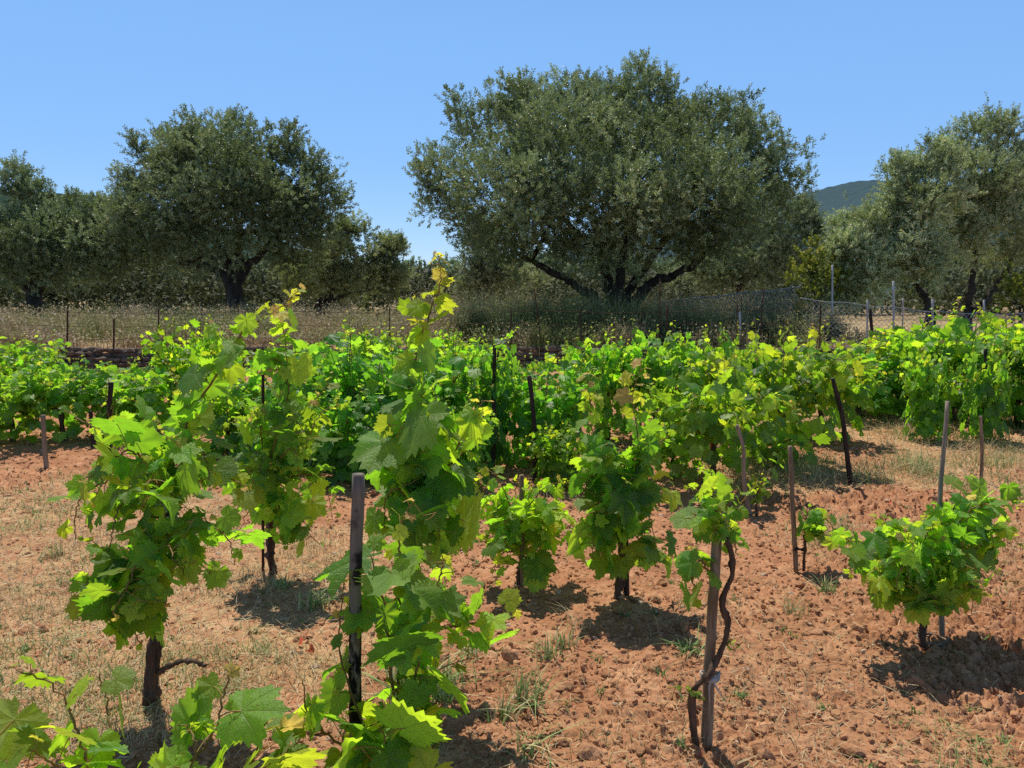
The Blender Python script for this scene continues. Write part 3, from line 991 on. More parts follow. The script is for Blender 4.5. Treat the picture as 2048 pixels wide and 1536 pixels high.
# V1: leaning vine at the left
y1 = ground(305, 1400)[1]
near_vine(ground(305, 1400), "leaning grapevine at left, gnarled dark trunk and long shoot arching up right",
    [(300, 1410, y1), (305, 1330, y1), (325, 1180, y1 + .02), (335, 1080, y1 + .02), (345, 960, y1)],
    [S(p=[(340, 1000, y1), (352, 900, y1), (400, 800, y1 - .05), (445, 735, y1 - .1), (490, 660, y1 - .12), (560, 615, y1 - .1), (603, 580, y1 - .08)], L=.92, young=.45, tip=.84, r=.006, sp=.038, shrink=.9, pet=.55),
     S(p=[(335, 1000, y1), (300, 930, y1 - .1), (255, 900, y1 - .2), (210, 940, y1 - .25), (160, 960, y1 - .3)], L=1.0),
     S(p=[(335, 1000, y1), (340, 900, y1 + .05), (370, 830, y1 + .0), (380, 780, y1)], L=1.1, young=.3, tip=.7),
     S(p=[(330, 1050, y1), (260, 1000, y1 + .05), (230, 1040, y1 - .1), (215, 1120, y1 - .15)], young=.1),
     S(p=[(330, 1060, y1), (290, 1100, y1 - .2), (255, 1170, y1 - .3), (225, 1230, y1 - .35)], L=1.05, young=.3, tip=.4),
     S(p=[(330, 1090, y1), (300, 1150, y1 - .15), (290, 1220, y1 - .2)], young=.1, tip=.2),
     S(p=[(335, 1050, y1), (400, 1040, y1 - .1), (450, 1070, y1 - .15), (470, 1130, y1 - .2)], young=.2, tip=.4),
     S(p=[(335, 1020, y1), (410, 960, y1), (470, 960, y1 - .05), (495, 985, y1 - .1)], young=.5, L=.85),
     S(p=[(335, 960, y1), (290, 880, y1 + .1), (260, 860, y1 + .1), (225, 890, y1 + .1)], L=.9, young=.4),
     S(p=[(335, 1050, y1), (340, 1100, y1 - .25), (370, 1150, y1 - .3)], young=.05),
     S(p=[(335, 980, y1), (300, 960, y1 - .25), (280, 1030, y1 - .35)], young=.1, tip=.3),
     S(p=[(350, 940, y1), (400, 900, y1 - .2), (420, 960, y1 - .25)], young=.2),
     S(p=[(330, 1120, y1), (280, 1160, y1 - .1), (220, 1170, y1 - .15), (180, 1200, y1 - .15)], L=1.05, young=.15, tip=.5, sp=.045),
     S(p=[(330, 1140, y1), (290, 1200, y1 - .1), (270, 1260, y1 - .15), (285, 1290, y1 - .15)], L=1.1, young=.1, tip=.4, sp=.045),
     S(p=[(335, 1090, y1), (390, 1100, y1 + .05), (420, 1150, y1 - .05)], L=1.0, young=.1, tip=.2),
     S(p=[(325, 1150, y1), (270, 1150, y1 - .1), (215, 1140, y1 - .15), (185, 1170, y1 - .2), (190, 1220, y1 - .2)], L=1.1, young=.2, tip=.5, sp=.04),
     S(p=[(325, 1170, y1), (270, 1190, y1 - .1), (240, 1220, y1 - .2), (240, 1260, y1 - .2)], L=1.1, young=.15, tip=.4, sp=.04),
     S(p=[(335, 1000, y1), (230, 960, y1 + .05), (160, 1000, y1 + .0), (150, 1080, y1 - .05)], L=.95, young=.2, tip=.4),
     S(p=[(338, 950, y1), (240, 870, y1 + .2), (180, 850, y1 + .25), (130, 820, y1 + .3)], L=.8, young=.55, sp=.09)],
    L=.098, seed=11, spacing=.056, grapes=[(322, 965, y1 - .12), (345, 985, y1 - .12)],
    trad=(.030, .021, .016, .014, .012), laterals=2,
    trunks2=[([(318, 1345, y1), (350, 1325, y1 - .05), (385, 1320, y1 - .08), (412, 1332, y1 - .1)], (.010, .008, .006))])
stake((342, 930, y1 + .07), (308, 1395, y1 + .07), .012, .014, M['brown_wood'], "reddish brown stake bound to the leaning gnarled vine at left", seed=3)

# V2: dense vine with twin rods
y2 = ground(545, 1145)[1]
near_vine(ground(545, 1145), "dense dark green grapevine on a thin trunk beside twin rusty rods, grapes near its top",
    [(548, 1148, y2), (538, 1080, y2), (540, 1000, y2), (535, 940, y2)],
    [S(p=[(535, 960, y2), (550, 880, y2), (575, 790, y2), (572, 700, y2 - .02), (565, 650, y2), (560, 625, y2)], L=1.2, young=.35, tip=.6, sp=.04, shrink=.6),
     S(p=[(535, 960, y2), (500, 900, y2), (480, 840, y2 - .05), (445, 860, y2 - .1)], young=.3, tip=.5),
     S(p=[(535, 980, y2), (600, 900, y2 - .05), (640, 830, y2), (670, 810, y2 + .05)], young=.4, tip=.7),
     S(p=[(535, 980, y2), (600, 950, y2 - .1), (650, 960, y2 - .1), (665, 1040, y2 - .1)], young=.3, tip=.5),
     S(p=[(535, 1000, y2), (580, 1010, y2 - .15), (620, 1060, y2 - .15)], young=.1, tip=.2),
     S(p=[(535, 990, y2), (490, 960, y2 - .1), (465, 1000, y2 - .15)], young=.2, tip=.2),
     S(p=[(535, 960, y2), (560, 880, y2 + .1), (610, 820, y2 + .15), (640, 790, y2 + .15)], young=.3),
     S(p=[(535, 960, y2), (520, 860, y2 - .1), (520, 800, y2 - .1)], young=.2, tip=.4),
     S(p=[(535, 960, y2), (560, 850, y2 - .2), (600, 850, y2 - .25), (620, 920, y2 - .3)], young=.1, tip=.2),
     S(p=[(535, 980, y2), (500, 940, y2 - .25), (520, 1000, y2 - .3)], young=.1, tip=.1),
     S(p=[(545, 930, y2), (590, 900, y2 - .3), (600, 980, y2 - .3)], young=.1, tip=.2),
     S(p=[(540, 1000, y2), (500, 1020, y2 + .05), (480, 1060, y2 + .05)], L=.9, young=.1, tip=.2),
     S(p=[(540, 1000, y2), (590, 1040, y2 - .05), (640, 1090, y2 - .1)], L=1., young=.1, tip=.2),
     S(p=[(540, 1000, y2), (560, 1060, y2 - .15), (580, 1090, y2 - .15)], L=1., young=.1, tip=.2),
     S(p=[(535, 960, y2), (545, 860, y2 + .05), (560, 760, y2 + .05), (540, 690, y2 + .05)], L=1.0, young=.35, tip=.7),
     S(p=[(540, 960, y2), (600, 990, y2 + .1), (640, 1000, y2 + .15)], young=.2, tip=.2)],
    L=.098, seed=12, spacing=.052, grapes=[(515, 905, y2 - .2)], color=(.95, 1.0, 1.0, 1), trad=(.019, .016, .014), laterals=2)
stake((526, 705, y2 + .06), (526, 1150, y2 + .06), .008, .008, M['rust'], "tall thin rusty rod beside the dense vine left of centre", name="iron_rod", seed=1, cracks=False)
stake((540, 1000, y2 - .02), (541, 1152, y2 - .02), .007, .007, M['rust'], "short rusty rod between the tall rod and the dense vine's trunk", name="iron_rod", seed=2, cracks=False)

# V3: front vine by the charred stake
y3 = 2.0
b3 = np.array([at(800, 1600, y3)[0], y3 + .05, float(gz(-.3, 2.0))])
near_vine(b3, "large-leaved grapevine rising from the bottom edge right of the charred stake, red stem showing",
    [(830, 1780, y3 + .1), (800, 1640, y3 + .08), (795, 1500, y3 + .08)],
    [S(p=[(800, 1540, y3 + .05), (790, 1430, y3), (775, 1280, y3 - .02), (765, 1180, y3 + .02), (740, 1110, y3 - .03)], L=1.1, young=.1, tip=.5, r=.007),
     S(p=[(800, 1540, y3 + .05), (830, 1380, y3), (850, 1240, y3), (880, 1150, y3 + .05), (885, 1110, y3 + .05)], young=.35, tip=.75, L=1.0),
     S(p=[(795, 1480, y3 + .05), (800, 1250, y3 + .05), (800, 1120, y3 + .02), (800, 1050, y3), (830, 1000, y3)], young=.45, L=.85, tip=.85),
     S(p=[(850, 1260, y3 + .1), (920, 1250, y3 + .15), (980, 1240, y3 + .2), (1030, 1215, y3 + .25)], L=.80, young=.35, tip=.5, sp=.05),
     S(p=[(800, 1300, y3 + .1), (840, 1200, y3 + .2), (900, 1180, y3 + .25)], L=.8, young=.3, tip=.6),
     S(p=[(800, 1560, y3), (740, 1480, y3 - .05), (680, 1300, y3), (690, 1150, y3 + .05)], L=.62, young=.45, tip=.75, sp=.07),
     S(p=[(790, 1560, y3 - .05), (690, 1500, y3 - .1), (620, 1430, y3 - .12), (605, 1360, y3 - .15)], L=.9, young=.15, tip=.5, sp=.08),
     S(p=[(800, 1600, y3), (850, 1520, y3 - .1), (880, 1480, y3 - .12)], L=1.1, young=.05),
     S(p=[(800, 1600, y3), (780, 1520, y3 - .15), (760, 1450, y3 - .18)], L=1.1, young=.05)],
    L=.115, seed=13, spacing=.062, tendrils=[((850, 1100, y3), (.5, 0, -1), .1, 1.2, .02), ((830, 1010, y3), (.6, 0, -.8), .09, 1.0, .02)],
    trad=(.03, .022, .018), laterals=2)
stake((717, 948, y3 + .02), (712, 1790, y3 + .02), .0168, .018, M['charred'], "thick round grey stake charred black low down, in the front centre-left", seed=7, k=16)

# V4: tall central vine
y4 = 2.85
b4 = ground(835, 1410)
near_vine(b4, "tallest grapevine in the centre, shoot with curling tendrils reaching up against the sky",
    [(835, 1430, y4), (832, 1250, y4), (830, 1080, y4), (835, 1000, y4)],
    [S(p=[(835, 1020, y4), (822, 900, y4), (818, 800, y4), (835, 700, y4 - .02), (862, 620, y4), (882, 560, y4), (876, 508, y4)], L=1.15, young=.62, tip=.86, r=.006, sp=.042, shrink=.95, pet=.5),
     S(p=[(835, 1020, y4), (800, 960, y4 - .05), (780, 880, y4 - .1), (770, 840, y4 - .12)], L=1.15, young=.15, tip=.5),
     S(p=[(835, 1020, y4), (860, 960, y4 - .05), (875, 880, y4 - .1), (850, 800, y4 - .1), (820, 760, y4 - .1)], L=1.25, young=.1, tip=.3),
     S(p=[(840, 1040, y4), (890, 950, y4), (920, 880, y4), (950, 830, y4), (965, 800, y4)], L=.95, young=.4, tip=.95, sp=.055),
     S(p=[(835, 1060, y4), (870, 1000, y4 - .15), (880, 1080, y4 - .15)], L=1.15, young=.05),
     S(p=[(835, 1060, y4), (800, 980, y4 - .15), (770, 1000, y4 - .15), (770, 1060, y4 - .1)], L=1.05, young=.05),
     S(p=[(835, 1000, y4), (820, 900, y4 - .15), (800, 850, y4 - .18)], L=1.2, young=.1, tip=.2),
     S(p=[(835, 1100, y4), (850, 1050, y4 - .1), (810, 1060, y4 - .15)], L=1., young=.05),
     S(p=[(832, 900, y4), (850, 830, y4 + .1), (880, 800, y4 + .1)], L=1.0, young=.1, tip=.3),
     S(p=[(835, 1120, y4), (860, 1080, y4 + .1), (880, 1020, y4 + .1)], L=1.0, young=.1, tip=.3)],
    L=.108, seed=14, spacing=.052, laterals=1, trad=(.03, .024, .02, .016),
    tendrils=[((872, 610, y4), (-.9, 0, .3), .12, 1.6, .026), ((835, 720, y4), (-.9, 0, .1), .12, 1.1, .022), ((868, 660, y4), (.8, 0, .4), .08, 1, .014), ((880, 530, y4), (-.9, 0, .1), .05, .8, .01), ((818, 730, y4), (-.6, -.2, -.5), .12, 1.1, .02)])

# V5: small vine on a thin stake, two low arms
y5 = ground(1043, 1172)[1]
near_vine(ground(1043, 1172), "small pale grapevine round a thin brown stake, low arms spread to both sides",
    [(1040, 1172, y5 + .04), (1036, 1130, y5 + .03), (1040, 1080, y5 + .03)],
    [S(p=[(1040, 1090, y5 + .03), (1010, 1080, y5), (970, 1085, y5), (930, 1070, y5 + .02)], L=.7, young=.3, tip=.3, sp=.045),
     S(p=[(1040, 1090, y5 + .03), (1090, 1075, y5), (1130, 1072, y5), (1160, 1080, y5 + .03)], L=.7, young=.3, tip=.3, sp=.045),
     S(p=[(1040, 1090, y5 + .03), (1020, 1010, y5), (990, 950, y5), (955, 935, y5 + .05)], L=.85, young=.5, tip=.7),
     S(p=[(1040, 1090, y5 + .03), (1060, 1010, y5), (1100, 970, y5), (1135, 965, y5 + .05)], L=.85, young=.4, tip=.6),
     S(p=[(1040, 1100, y5 + .03), (1030, 1000, y5 + .1), (1040, 950, y5 + .1)], L=.8, young=.4, tip=.6),
     S(p=[(1040, 1100, y5 + .03), (1000, 1110, y5 - .08), (985, 1150, y5 - .1)], L=.8, young=.3, tip=.3),
     S(p=[(1040, 1080, y5), (1000, 1020, y5 + .1), (975, 1000, y5 + .1), (960, 1040, y5 + .1)], young=.2, tip=.5),
     S(p=[(1040, 1080, y5), (1090, 1030, y5 + .1), (1120, 1020, y5 + .1), (1120, 1060, y5 + .1)], young=.2, tip=.5),
     S(p=[(1040, 1110, y5), (1060, 1120, y5 - .1), (1075, 1150, y5 - .1)], young=.2, tip=.3),
     S(p=[(1040, 1100, y5), (1050, 1020, y5 - .1), (1070, 970, y5 - .1)], young=.4, tip=.6),
     S(p=[(1040, 1080, y5), (1010, 1040, y5 - .12), (1010, 1100, y5 - .15)], young=.1, tip=.2),
     S(p=[(1040, 1080, y5), (1080, 1030, y5 - .1), (1080, 1080, y5 - .12)], young=.1, tip=.2)],
    L=.098, seed=15, spacing=.042, trad=(.016, .013, .012), laterals=1, color=(1.2, 1.15, 1, 1))
stake((1043, 950, y5 - .05), (1046, 1170, y5 - .05), .0125, .014, M['brown_wood'], "short thin brown stake in front of the small pale vine", seed=8)

# V6: vine with bronze shoot tips
y6 = ground(1240, 1195)[1]
near_vine(ground(1240, 1195), "upright grapevine right of centre with two bronze shoot tips and a forked black trunk",
    [(1232, 1192, y6), (1240, 1130, y6), (1238, 1060, y6), (1245, 960, y6)],
    [S(p=[(1240, 1050, y6), (1200, 960, y6), (1185, 880, y6), (1180, 810, y6), (1175, 750, y6)], L=1.0, young=.5, shrink=.72, sp=.042, tip=1.05),
     S(p=[(1240, 1050, y6), (1270, 960, y6), (1275, 870, y6), (1265, 800, y6), (1282, 735, y6)], L=1.0, young=.5, shrink=.72, sp=.042, tip=1.05),
     S(p=[(1240, 1060, y6), (1200, 1000, y6 - .1), (1190, 1060, y6 - .15), (1185, 1120, y6 - .15)], L=1.05, young=.05, tip=.2),
     S(p=[(1240, 1060, y6), (1270, 1000, y6 - .1), (1300, 1040, y6 - .12), (1315, 1130, y6 - .15)], L=1.0, young=.1, tip=.2),
     S(p=[(1240, 1040, y6), (1250, 940, y6 - .1), (1240, 900, y6 - .12)], L=1.05, young=.1, tip=.2),
     S(p=[(1240, 1020, y6), (1230, 980, y6 - .2), (1240, 1060, y6 - .22)], L=1.1, young=.05, tip=.1),
     S(p=[(1240, 1000, y6), (1290, 930, y6), (1325, 880, y6), (1345, 870, y6)], L=.9, young=.3, tip=.6),
     S(p=[(1245, 960, y6), (1210, 900, y6 - .1), (1185, 940, y6 - .12), (1160, 1000, y6 - .1)], L=1.0, young=.1, tip=.3),
     S(p=[(1240, 1060, y6), (1210, 1080, y6 - .05), (1190, 1130, y6 - .05)], L=.95, young=.1, tip=.2),
     S(p=[(1240, 1060, y6), (1280, 1080, y6 - .05), (1300, 1140, y6 - .05)], L=.95, young=.1, tip=.2),
     S(p=[(1240, 1060, y6), (1240, 1090, y6 - .15), (1250, 1120, y6 - .18)], L=1.0, young=.1, tip=.2),
     S(p=[(1240, 1040, y6), (1310, 980, y6), (1340, 960, y6 + .05)], L=.8, young=.3, tip=.4),
     S(p=[(1245, 960, y6), (1280, 900, y6 - .12), (1300, 960, y6 - .15)], L=1.0, young=.1, tip=.2),
     S(p=[(1240, 1050, y6), (1245, 1010, y6 + .12), (1220, 900, y6 + .12)], L=.95, young=.1, tip=.4)],
    L=.103, seed=16, spacing=.052, trad=(.017, .015, .013, .012), laterals=2, color=(.9, .98, .95, 1),
    trunks2=[([(1237, 1190, y6 + .05), (1248, 1150, y6 + .04), (1240, 1090, y6 + .03)], (.012, .011, .01))],
    tendrils=[((1180, 800, y6), (.8, 0, .5), .08, 1, .015), ((1165, 745, y6), (-1, 0, .2), .06, .8, .01)])
stake((1252, 960, y6 + .05), (1253, 1192, y6 + .05), .013, .015, M['dark_wood'], "black stake hidden in the foliage of the bronze-tipped vine", seed=9)

# V7: old thin vine tied to the cloth-bound stake
y7 = ground(1415, 1500)[1]
v7 = near_vine(ground(1400, 1490), "sparse grapevine whose bare twisted trunk is tied with white cloth to a tall stake",
    [(1392, 1495, y7 + .03), (1385, 1410, y7), (1392, 1372, y7 - .02), (1415, 1345, y7 - .03), (1432, 1310, y7 + .0), (1452, 1250, y7), (1442, 1205, y7), (1462, 1150, y7), (1460, 1100, y7), (1450, 1075, y7)],
    [S(p=[(1435, 1075, y7), (1430, 1020, y7 - .03), (1425, 960, y7), (1412, 925, y7)], L=.8, young=.4, tip=.55),
     S(p=[(1435, 1075, y7), (1455, 1010, y7), (1470, 960, y7)], L=.75, young=.5, tip=.5),
     S(p=[(1430, 1070, y7), (1395, 1030, y7), (1380, 1060, y7 - .03)], L=.75, young=.3, tip=.4),
     S(p=[(1425, 1150, y7 + .03), (1400, 1120, y7), (1385, 1160, y7 - .03), (1395, 1200, y7 - .03)], L=.85, young=.1, tip=.3),
     S(p=[(1440, 1080, y7), (1410, 1000, y7 + .08), (1375, 970, y7 + .1)], L=.8, young=.4, tip=.6),
     S(p=[(1450, 1090, y7), (1465, 1070, y7 + .05), (1475, 1110, y7 + .05)], L=.45, young=.3, tip=.5),
     S(p=[(1395, 1395, y7 - .02), (1400, 1385, y7 - .05), (1398, 1400, y7 - .06)], L=.25, young=.3, tip=.5),
     S(p=[(1445, 1290, y7), (1455, 1285, y7), (1462, 1275, y7)], L=.25, young=.5, tip=.6)],
    L=.085, seed=17, spacing=.04, trad=(.013, .011, .009, .0105, .008, .010, .007, .0075, .006), laterals=1)
stake((1434, 1058, y7 + .03), (1412, 1502, y7 + .03), .0165, .020, M['brown_wood'], "tall brown stake wrapped with white cloth near its foot, front right", seed=10, k=14)


def cloth_tie(px, py, Y, rad, mat, label, name="cloth_tie", turns=3, h=.022, tails=True, sq=1.0, th=.003):
    c = at(px, py, Y)
    b = Bag(); r = np.random.default_rng(5)
    n = 26 * turns; t = np.linspace(0, 1, n)
    P = np.stack([np.cos(t * 2 * pi * turns) * rad * sq, np.sin(t * 2 * pi * turns) * rad, (t - .5) * h + .006 * np.sin(t * 40)], -1)
    V, F = tube(P, th, 6, rough=.2, seed=3); b.add(V, F)
    if tails:
        for dx in (-1, 1):
            V, F = tube(spline([np.array([0, -rad, 0]), np.array([dx * .012, -rad - .012, -.02]), np.array([dx * .028 + .02, -rad - .01, -.075])], 8), np.linspace(th * 1.3, th * .6, 8), 5, rough=.2, seed=4)
            b.add(V, F)
        V, F = tube(np.array([[-.012, -rad - .004, 0], [0, -rad - .01, .004], [.014, -rad - .004, .0]]), .009, 6, rough=.2, seed=2); b.add(V, F)
    o = b.build(name, [mat]); o.location = c
    return set_props(o, label, "tie")


cloth_tie(1420, 1352, y7 + .0, .026, M['pale_cloth'], "white cloth knotted round the tall brown stake near its foot", sq=1.2)

# V8: squat vine on the right
y8 = ground(1850, 1290)[1]
near_vine(ground(1848, 1290), "squat bushy grapevine at right with a grape bunch, foot bound to a thin stake",
    [(1846, 1285, y8), (1845, 1240, y8), (1850, 1190, y8), (1860, 1150, y8)],
    [S(p=[(1855, 1160, y8), (1800, 1120, y8), (1740, 1090, y8), (1690, 1080, y8), (1660, 1070, y8)], L=.9, young=.3, tip=.3),
     S(p=[(1855, 1160, y8), (1830, 1080, y8), (1780, 1050, y8), (1745, 1045, y8)], young=.5, tip=.5),
     S(p=[(1855, 1160, y8), (1900, 1080, y8), (1940, 1020, y8), (1985, 1010, y8), (2040, 1015, y8 + .05)], young=.4, tip=.4),
     S(p=[(1855, 1160, y8), (1890, 1060, y8 + .1), (1920, 990, y8 + .15), (1945, 950, y8 + .2)], young=.3, tip=.3),
     S(p=[(1855, 1170, y8), (1920, 1120, y8), (1980, 1090, y8), (1990, 1130, y8)], young=.2, tip=.2),
     S(p=[(1855, 1170, y8), (1800, 1150, y8 - .1), (1760, 1160, y8 - .12), (1740, 1200, y8 - .12)], young=.2, tip=.3),
     S(p=[(1855, 1170, y8), (1880, 1180, y8 - .15), (1900, 1220, y8 - .18)], young=.1, tip=.2),
     S(p=[(1855, 1150, y8), (1850, 1080, y8 - .1), (1870, 1050, y8 - .12)], young=.2, tip=.4),
     S(p=[(1855, 1150, y8), (1900, 1110, y8 - .15), (1930, 1150, y8 - .2)], young=.1, tip=.2),
     S(p=[(1855, 1150, y8), (1870, 1060, y8 + .05), (1870, 1010, y8 + .05)], young=.3, tip=.5),
     S(p=[(1855, 1160, y8), (1810, 1130, y8 - .2), (1790, 1180, y8 - .22)], young=.1, tip=.3),
     S(p=[(1855, 1160, y8), (1830, 1120, y8 + .15), (1780, 1100, y8 + .2)], young=.2, tip=.2),
     S(p=[(1855, 1180, y8), (1830, 1200, y8 - .1), (1800, 1215, y8 - .12)], young=.2, tip=.3),
     S(p=[(1855, 1170, y8), (1930, 1170, y8 - .1), (1960, 1180, y8 - .12)], young=.2, tip=.3),
     S(p=[(1855, 1180, y8), (1870, 1190, y8 - .2), (1875, 1230, y8 - .22)], young=.1, tip=.2),
     S(p=[(1855, 1170, y8), (1780, 1110, y8 + .1), (1720, 1120, y8 + .1), (1700, 1150, y8 + .1)], young=.2, tip=.2),
     S(p=[(1855, 1150, y8), (1940, 1080, y8 + .1), (2010, 1050, y8 + .15)], young=.3, tip=.4),
     S(p=[(1855, 1160, y8), (1910, 1070, y8 - .05), (1960, 1060, y8 - .1)], young=.3, tip=.5)],
    L=.098, seed=18, spacing=.042, grapes=[(1835, 1135, y8 - .2)], trad=(.014, .012, .011, .010), laterals=3, color=(.95, 1.0, 1.1, 1))
stake((1895, 802, y8 + .25), (1884, 1290, y8 + .06), .009, .0125, M['grey_wood'], "long thin grey stake leaning up out of the squat vine at right", seed=11, bend=-.02)
cloth_tie(1864, 1283, y8 + .03, .052, M['brown_cloth'], "brown cloth band binding the squat vine's foot to its stake", turns=4, h=.035, tails=False, sq=1.25, th=.006)

# V9: foreground vine along the bottom left
y9 = 1.75
b9 = np.array([at(250, 1700, y9)[0], y9, float(gz(-1, y9))])
near_vine(b9, "foreground grapevine along the bottom left edge with big bright translucent leaves",
    [(240, 2050, y9), (245, 1800, y9), (260, 1640, y9)],
    [S(p=[(260, 1660, y9), (190, 1560, y9 - .05), (160, 1480, y9 - .03), (110, 1375, y9), (20, 1335, y9)], L=.85, young=.3, tip=.45, age=.2, sp=.07),
     S(p=[(260, 1660, y9), (230, 1560, y9), (215, 1420, y9 + .1), (200, 1345, y9 + .12)], L=.75, young=.3, tip=.45, age=.25, sp=.075),
     S(p=[(260, 1660, y9), (330, 1580, y9), (420, 1480, y9 - .03), (450, 1375, y9), (460, 1335, y9 + .02)], L=.95, young=.3, tip=.45, age=.2, sp=.065),
     S(p=[(260, 1680, y9), (400, 1600, y9 - .05), (520, 1540, y9 - .05), (600, 1480, y9)], L=.9, young=.2, tip=.5, age=.15, sp=.06),
     S(p=[(260, 1680, y9), (180, 1620, y9 - .1), (120, 1540, y9 - .1), (60, 1500, y9 - .1)], L=.9, young=.2, tip=.4, age=.25, sp=.05),
     S(p=[(260, 1680, y9), (350, 1600, y9 - .1), (390, 1500, y9 - .1), (370, 1450, y9 - .05)], L=.85, young=.3, tip=.5, age=.25, sp=.055),
     S(p=[(260, 1680, y9), (460, 1590, y9 + .05), (520, 1480, y9 + .05), (540, 1420, y9 + .05)], L=.8, young=.35, tip=.6, age=.2, sp=.055),
     S(p=[(260, 1660, y9), (290, 1580, y9 - .1), (330, 1520, y9 - .1)], L=.9, young=.3, tip=.3, age=.3, sp=.06),
     S(p=[(260, 1700, y9), (100, 1600, y9 - .05), (-40, 1480, y9), (-60, 1400, y9)], L=.9, young=.3, tip=.3, age=.2, sp=.06),
     S(p=[(260, 1700, y9), (480, 1640, y9 - .15), (640, 1560, y9 - .15)], L=.9, young=.2, tip=.3, age=.1, sp=.06)],
    L=.125, seed=19, spacing=.055, laterals=0, trad=(.03, .022, .018))

# V10 young vine at the thin grey stake
y10 = ground(1592, 1140)[1]
near_vine(ground(1606, 1138), "young grapevine with few leaves on a thin stem beside the slim grey stake",
    [(1607, 1142, y10), (1610, 1085, y10), (1608, 1070, y10)],
    [S(p=[(1608, 1080, y10), (1612, 1040, y10), (1622, 1010, y10)], L=.8, young=.4, tip=.5),
     S(p=[(1608, 1075, y10), (1635, 1040, y10), (1660, 1045, y10), (1672, 1075, y10)], L=.8, young=.3, tip=.3),
     S(p=[(1608, 1075, y10), (1630, 1060, y10), (1640, 1090, y10)], L=.8, young=.3, tip=.3)],
    L=.075, seed=20, spacing=.035, trad=(.008, .007), laterals=1, color=(.95, 1, 1.1, 1))
stake((1580, 892, y10 + .02), (1592, 1142, y10), .0125, .014, M['brown_wood'], "slim grey-brown stake standing in open soil beside the young vine", seed=12)
cloth_tie(1598, 1098, y10, .014, M['black_twine'], "black twine loop tying the young vine to its slim stake", name="twine_tie", turns=2, h=.01, tails=False, sq=2.2, th=.0035)

# V11 crooked stake + tiny vine
y11 = ground(1500, 1030)[1]
near_vine(ground(1512, 1028), "tiny pale young grapevine behind the crooked stake",
    [(1512, 1030, y11), (1514, 1000, y11)],
    [S(p=[(1514, 1010, y11), (1515, 980, y11), (1510, 945, y11)], L=.7, young=.6, tip=.6),
     S(p=[(1514, 1005, y11), (1525, 970, y11), (1520, 945, y11)], L=.7, young=.6, tip=.6)],
    L=.075, seed=21, spacing=.035, trad=(.006, .006), laterals=1)


def crooked(pts, r0, r1, mat, label, seed=0, name="wooden_stake"):
    W = [at(*p) for p in pts]
    a = W[0].copy(); n = 26
    P = spline([q - a for q in W], n)
    b = Bag(); V, F = tube(P, np.linspace(r1, r0, n), 10, rough=.07, seed=seed); b.add(V, F)
    o = b.build(name, [mat]); o.location = a
    return set_props(o, label, "stake", "stakes supporting the vines")


crooked([(1500, 1032, y11), (1488, 960, y11), (1487, 900, y11), (1474, 850, y11)], .012, .016, M['grey_wood'], "crooked bent grey branch used as a stake beside the tiny vine", 4)
y12 = ground(1702, 970)[1]
crooked([(1702, 972, y12), (1693, 900, y12), (1684, 830, y12), (1665, 757, y12)], .017, .021, M['dark_wood'], "dark leaning stake alone on dry grass right of the vine block", 5)
y13 = ground(1962, 962)[1]
crooked([(1962, 962, y13), (1964, 900, y13), (1961, 832, y13)], .012, .014, M['brown_wood'], "thin short brown stake in front of the right-hand hanging vine column", 6)

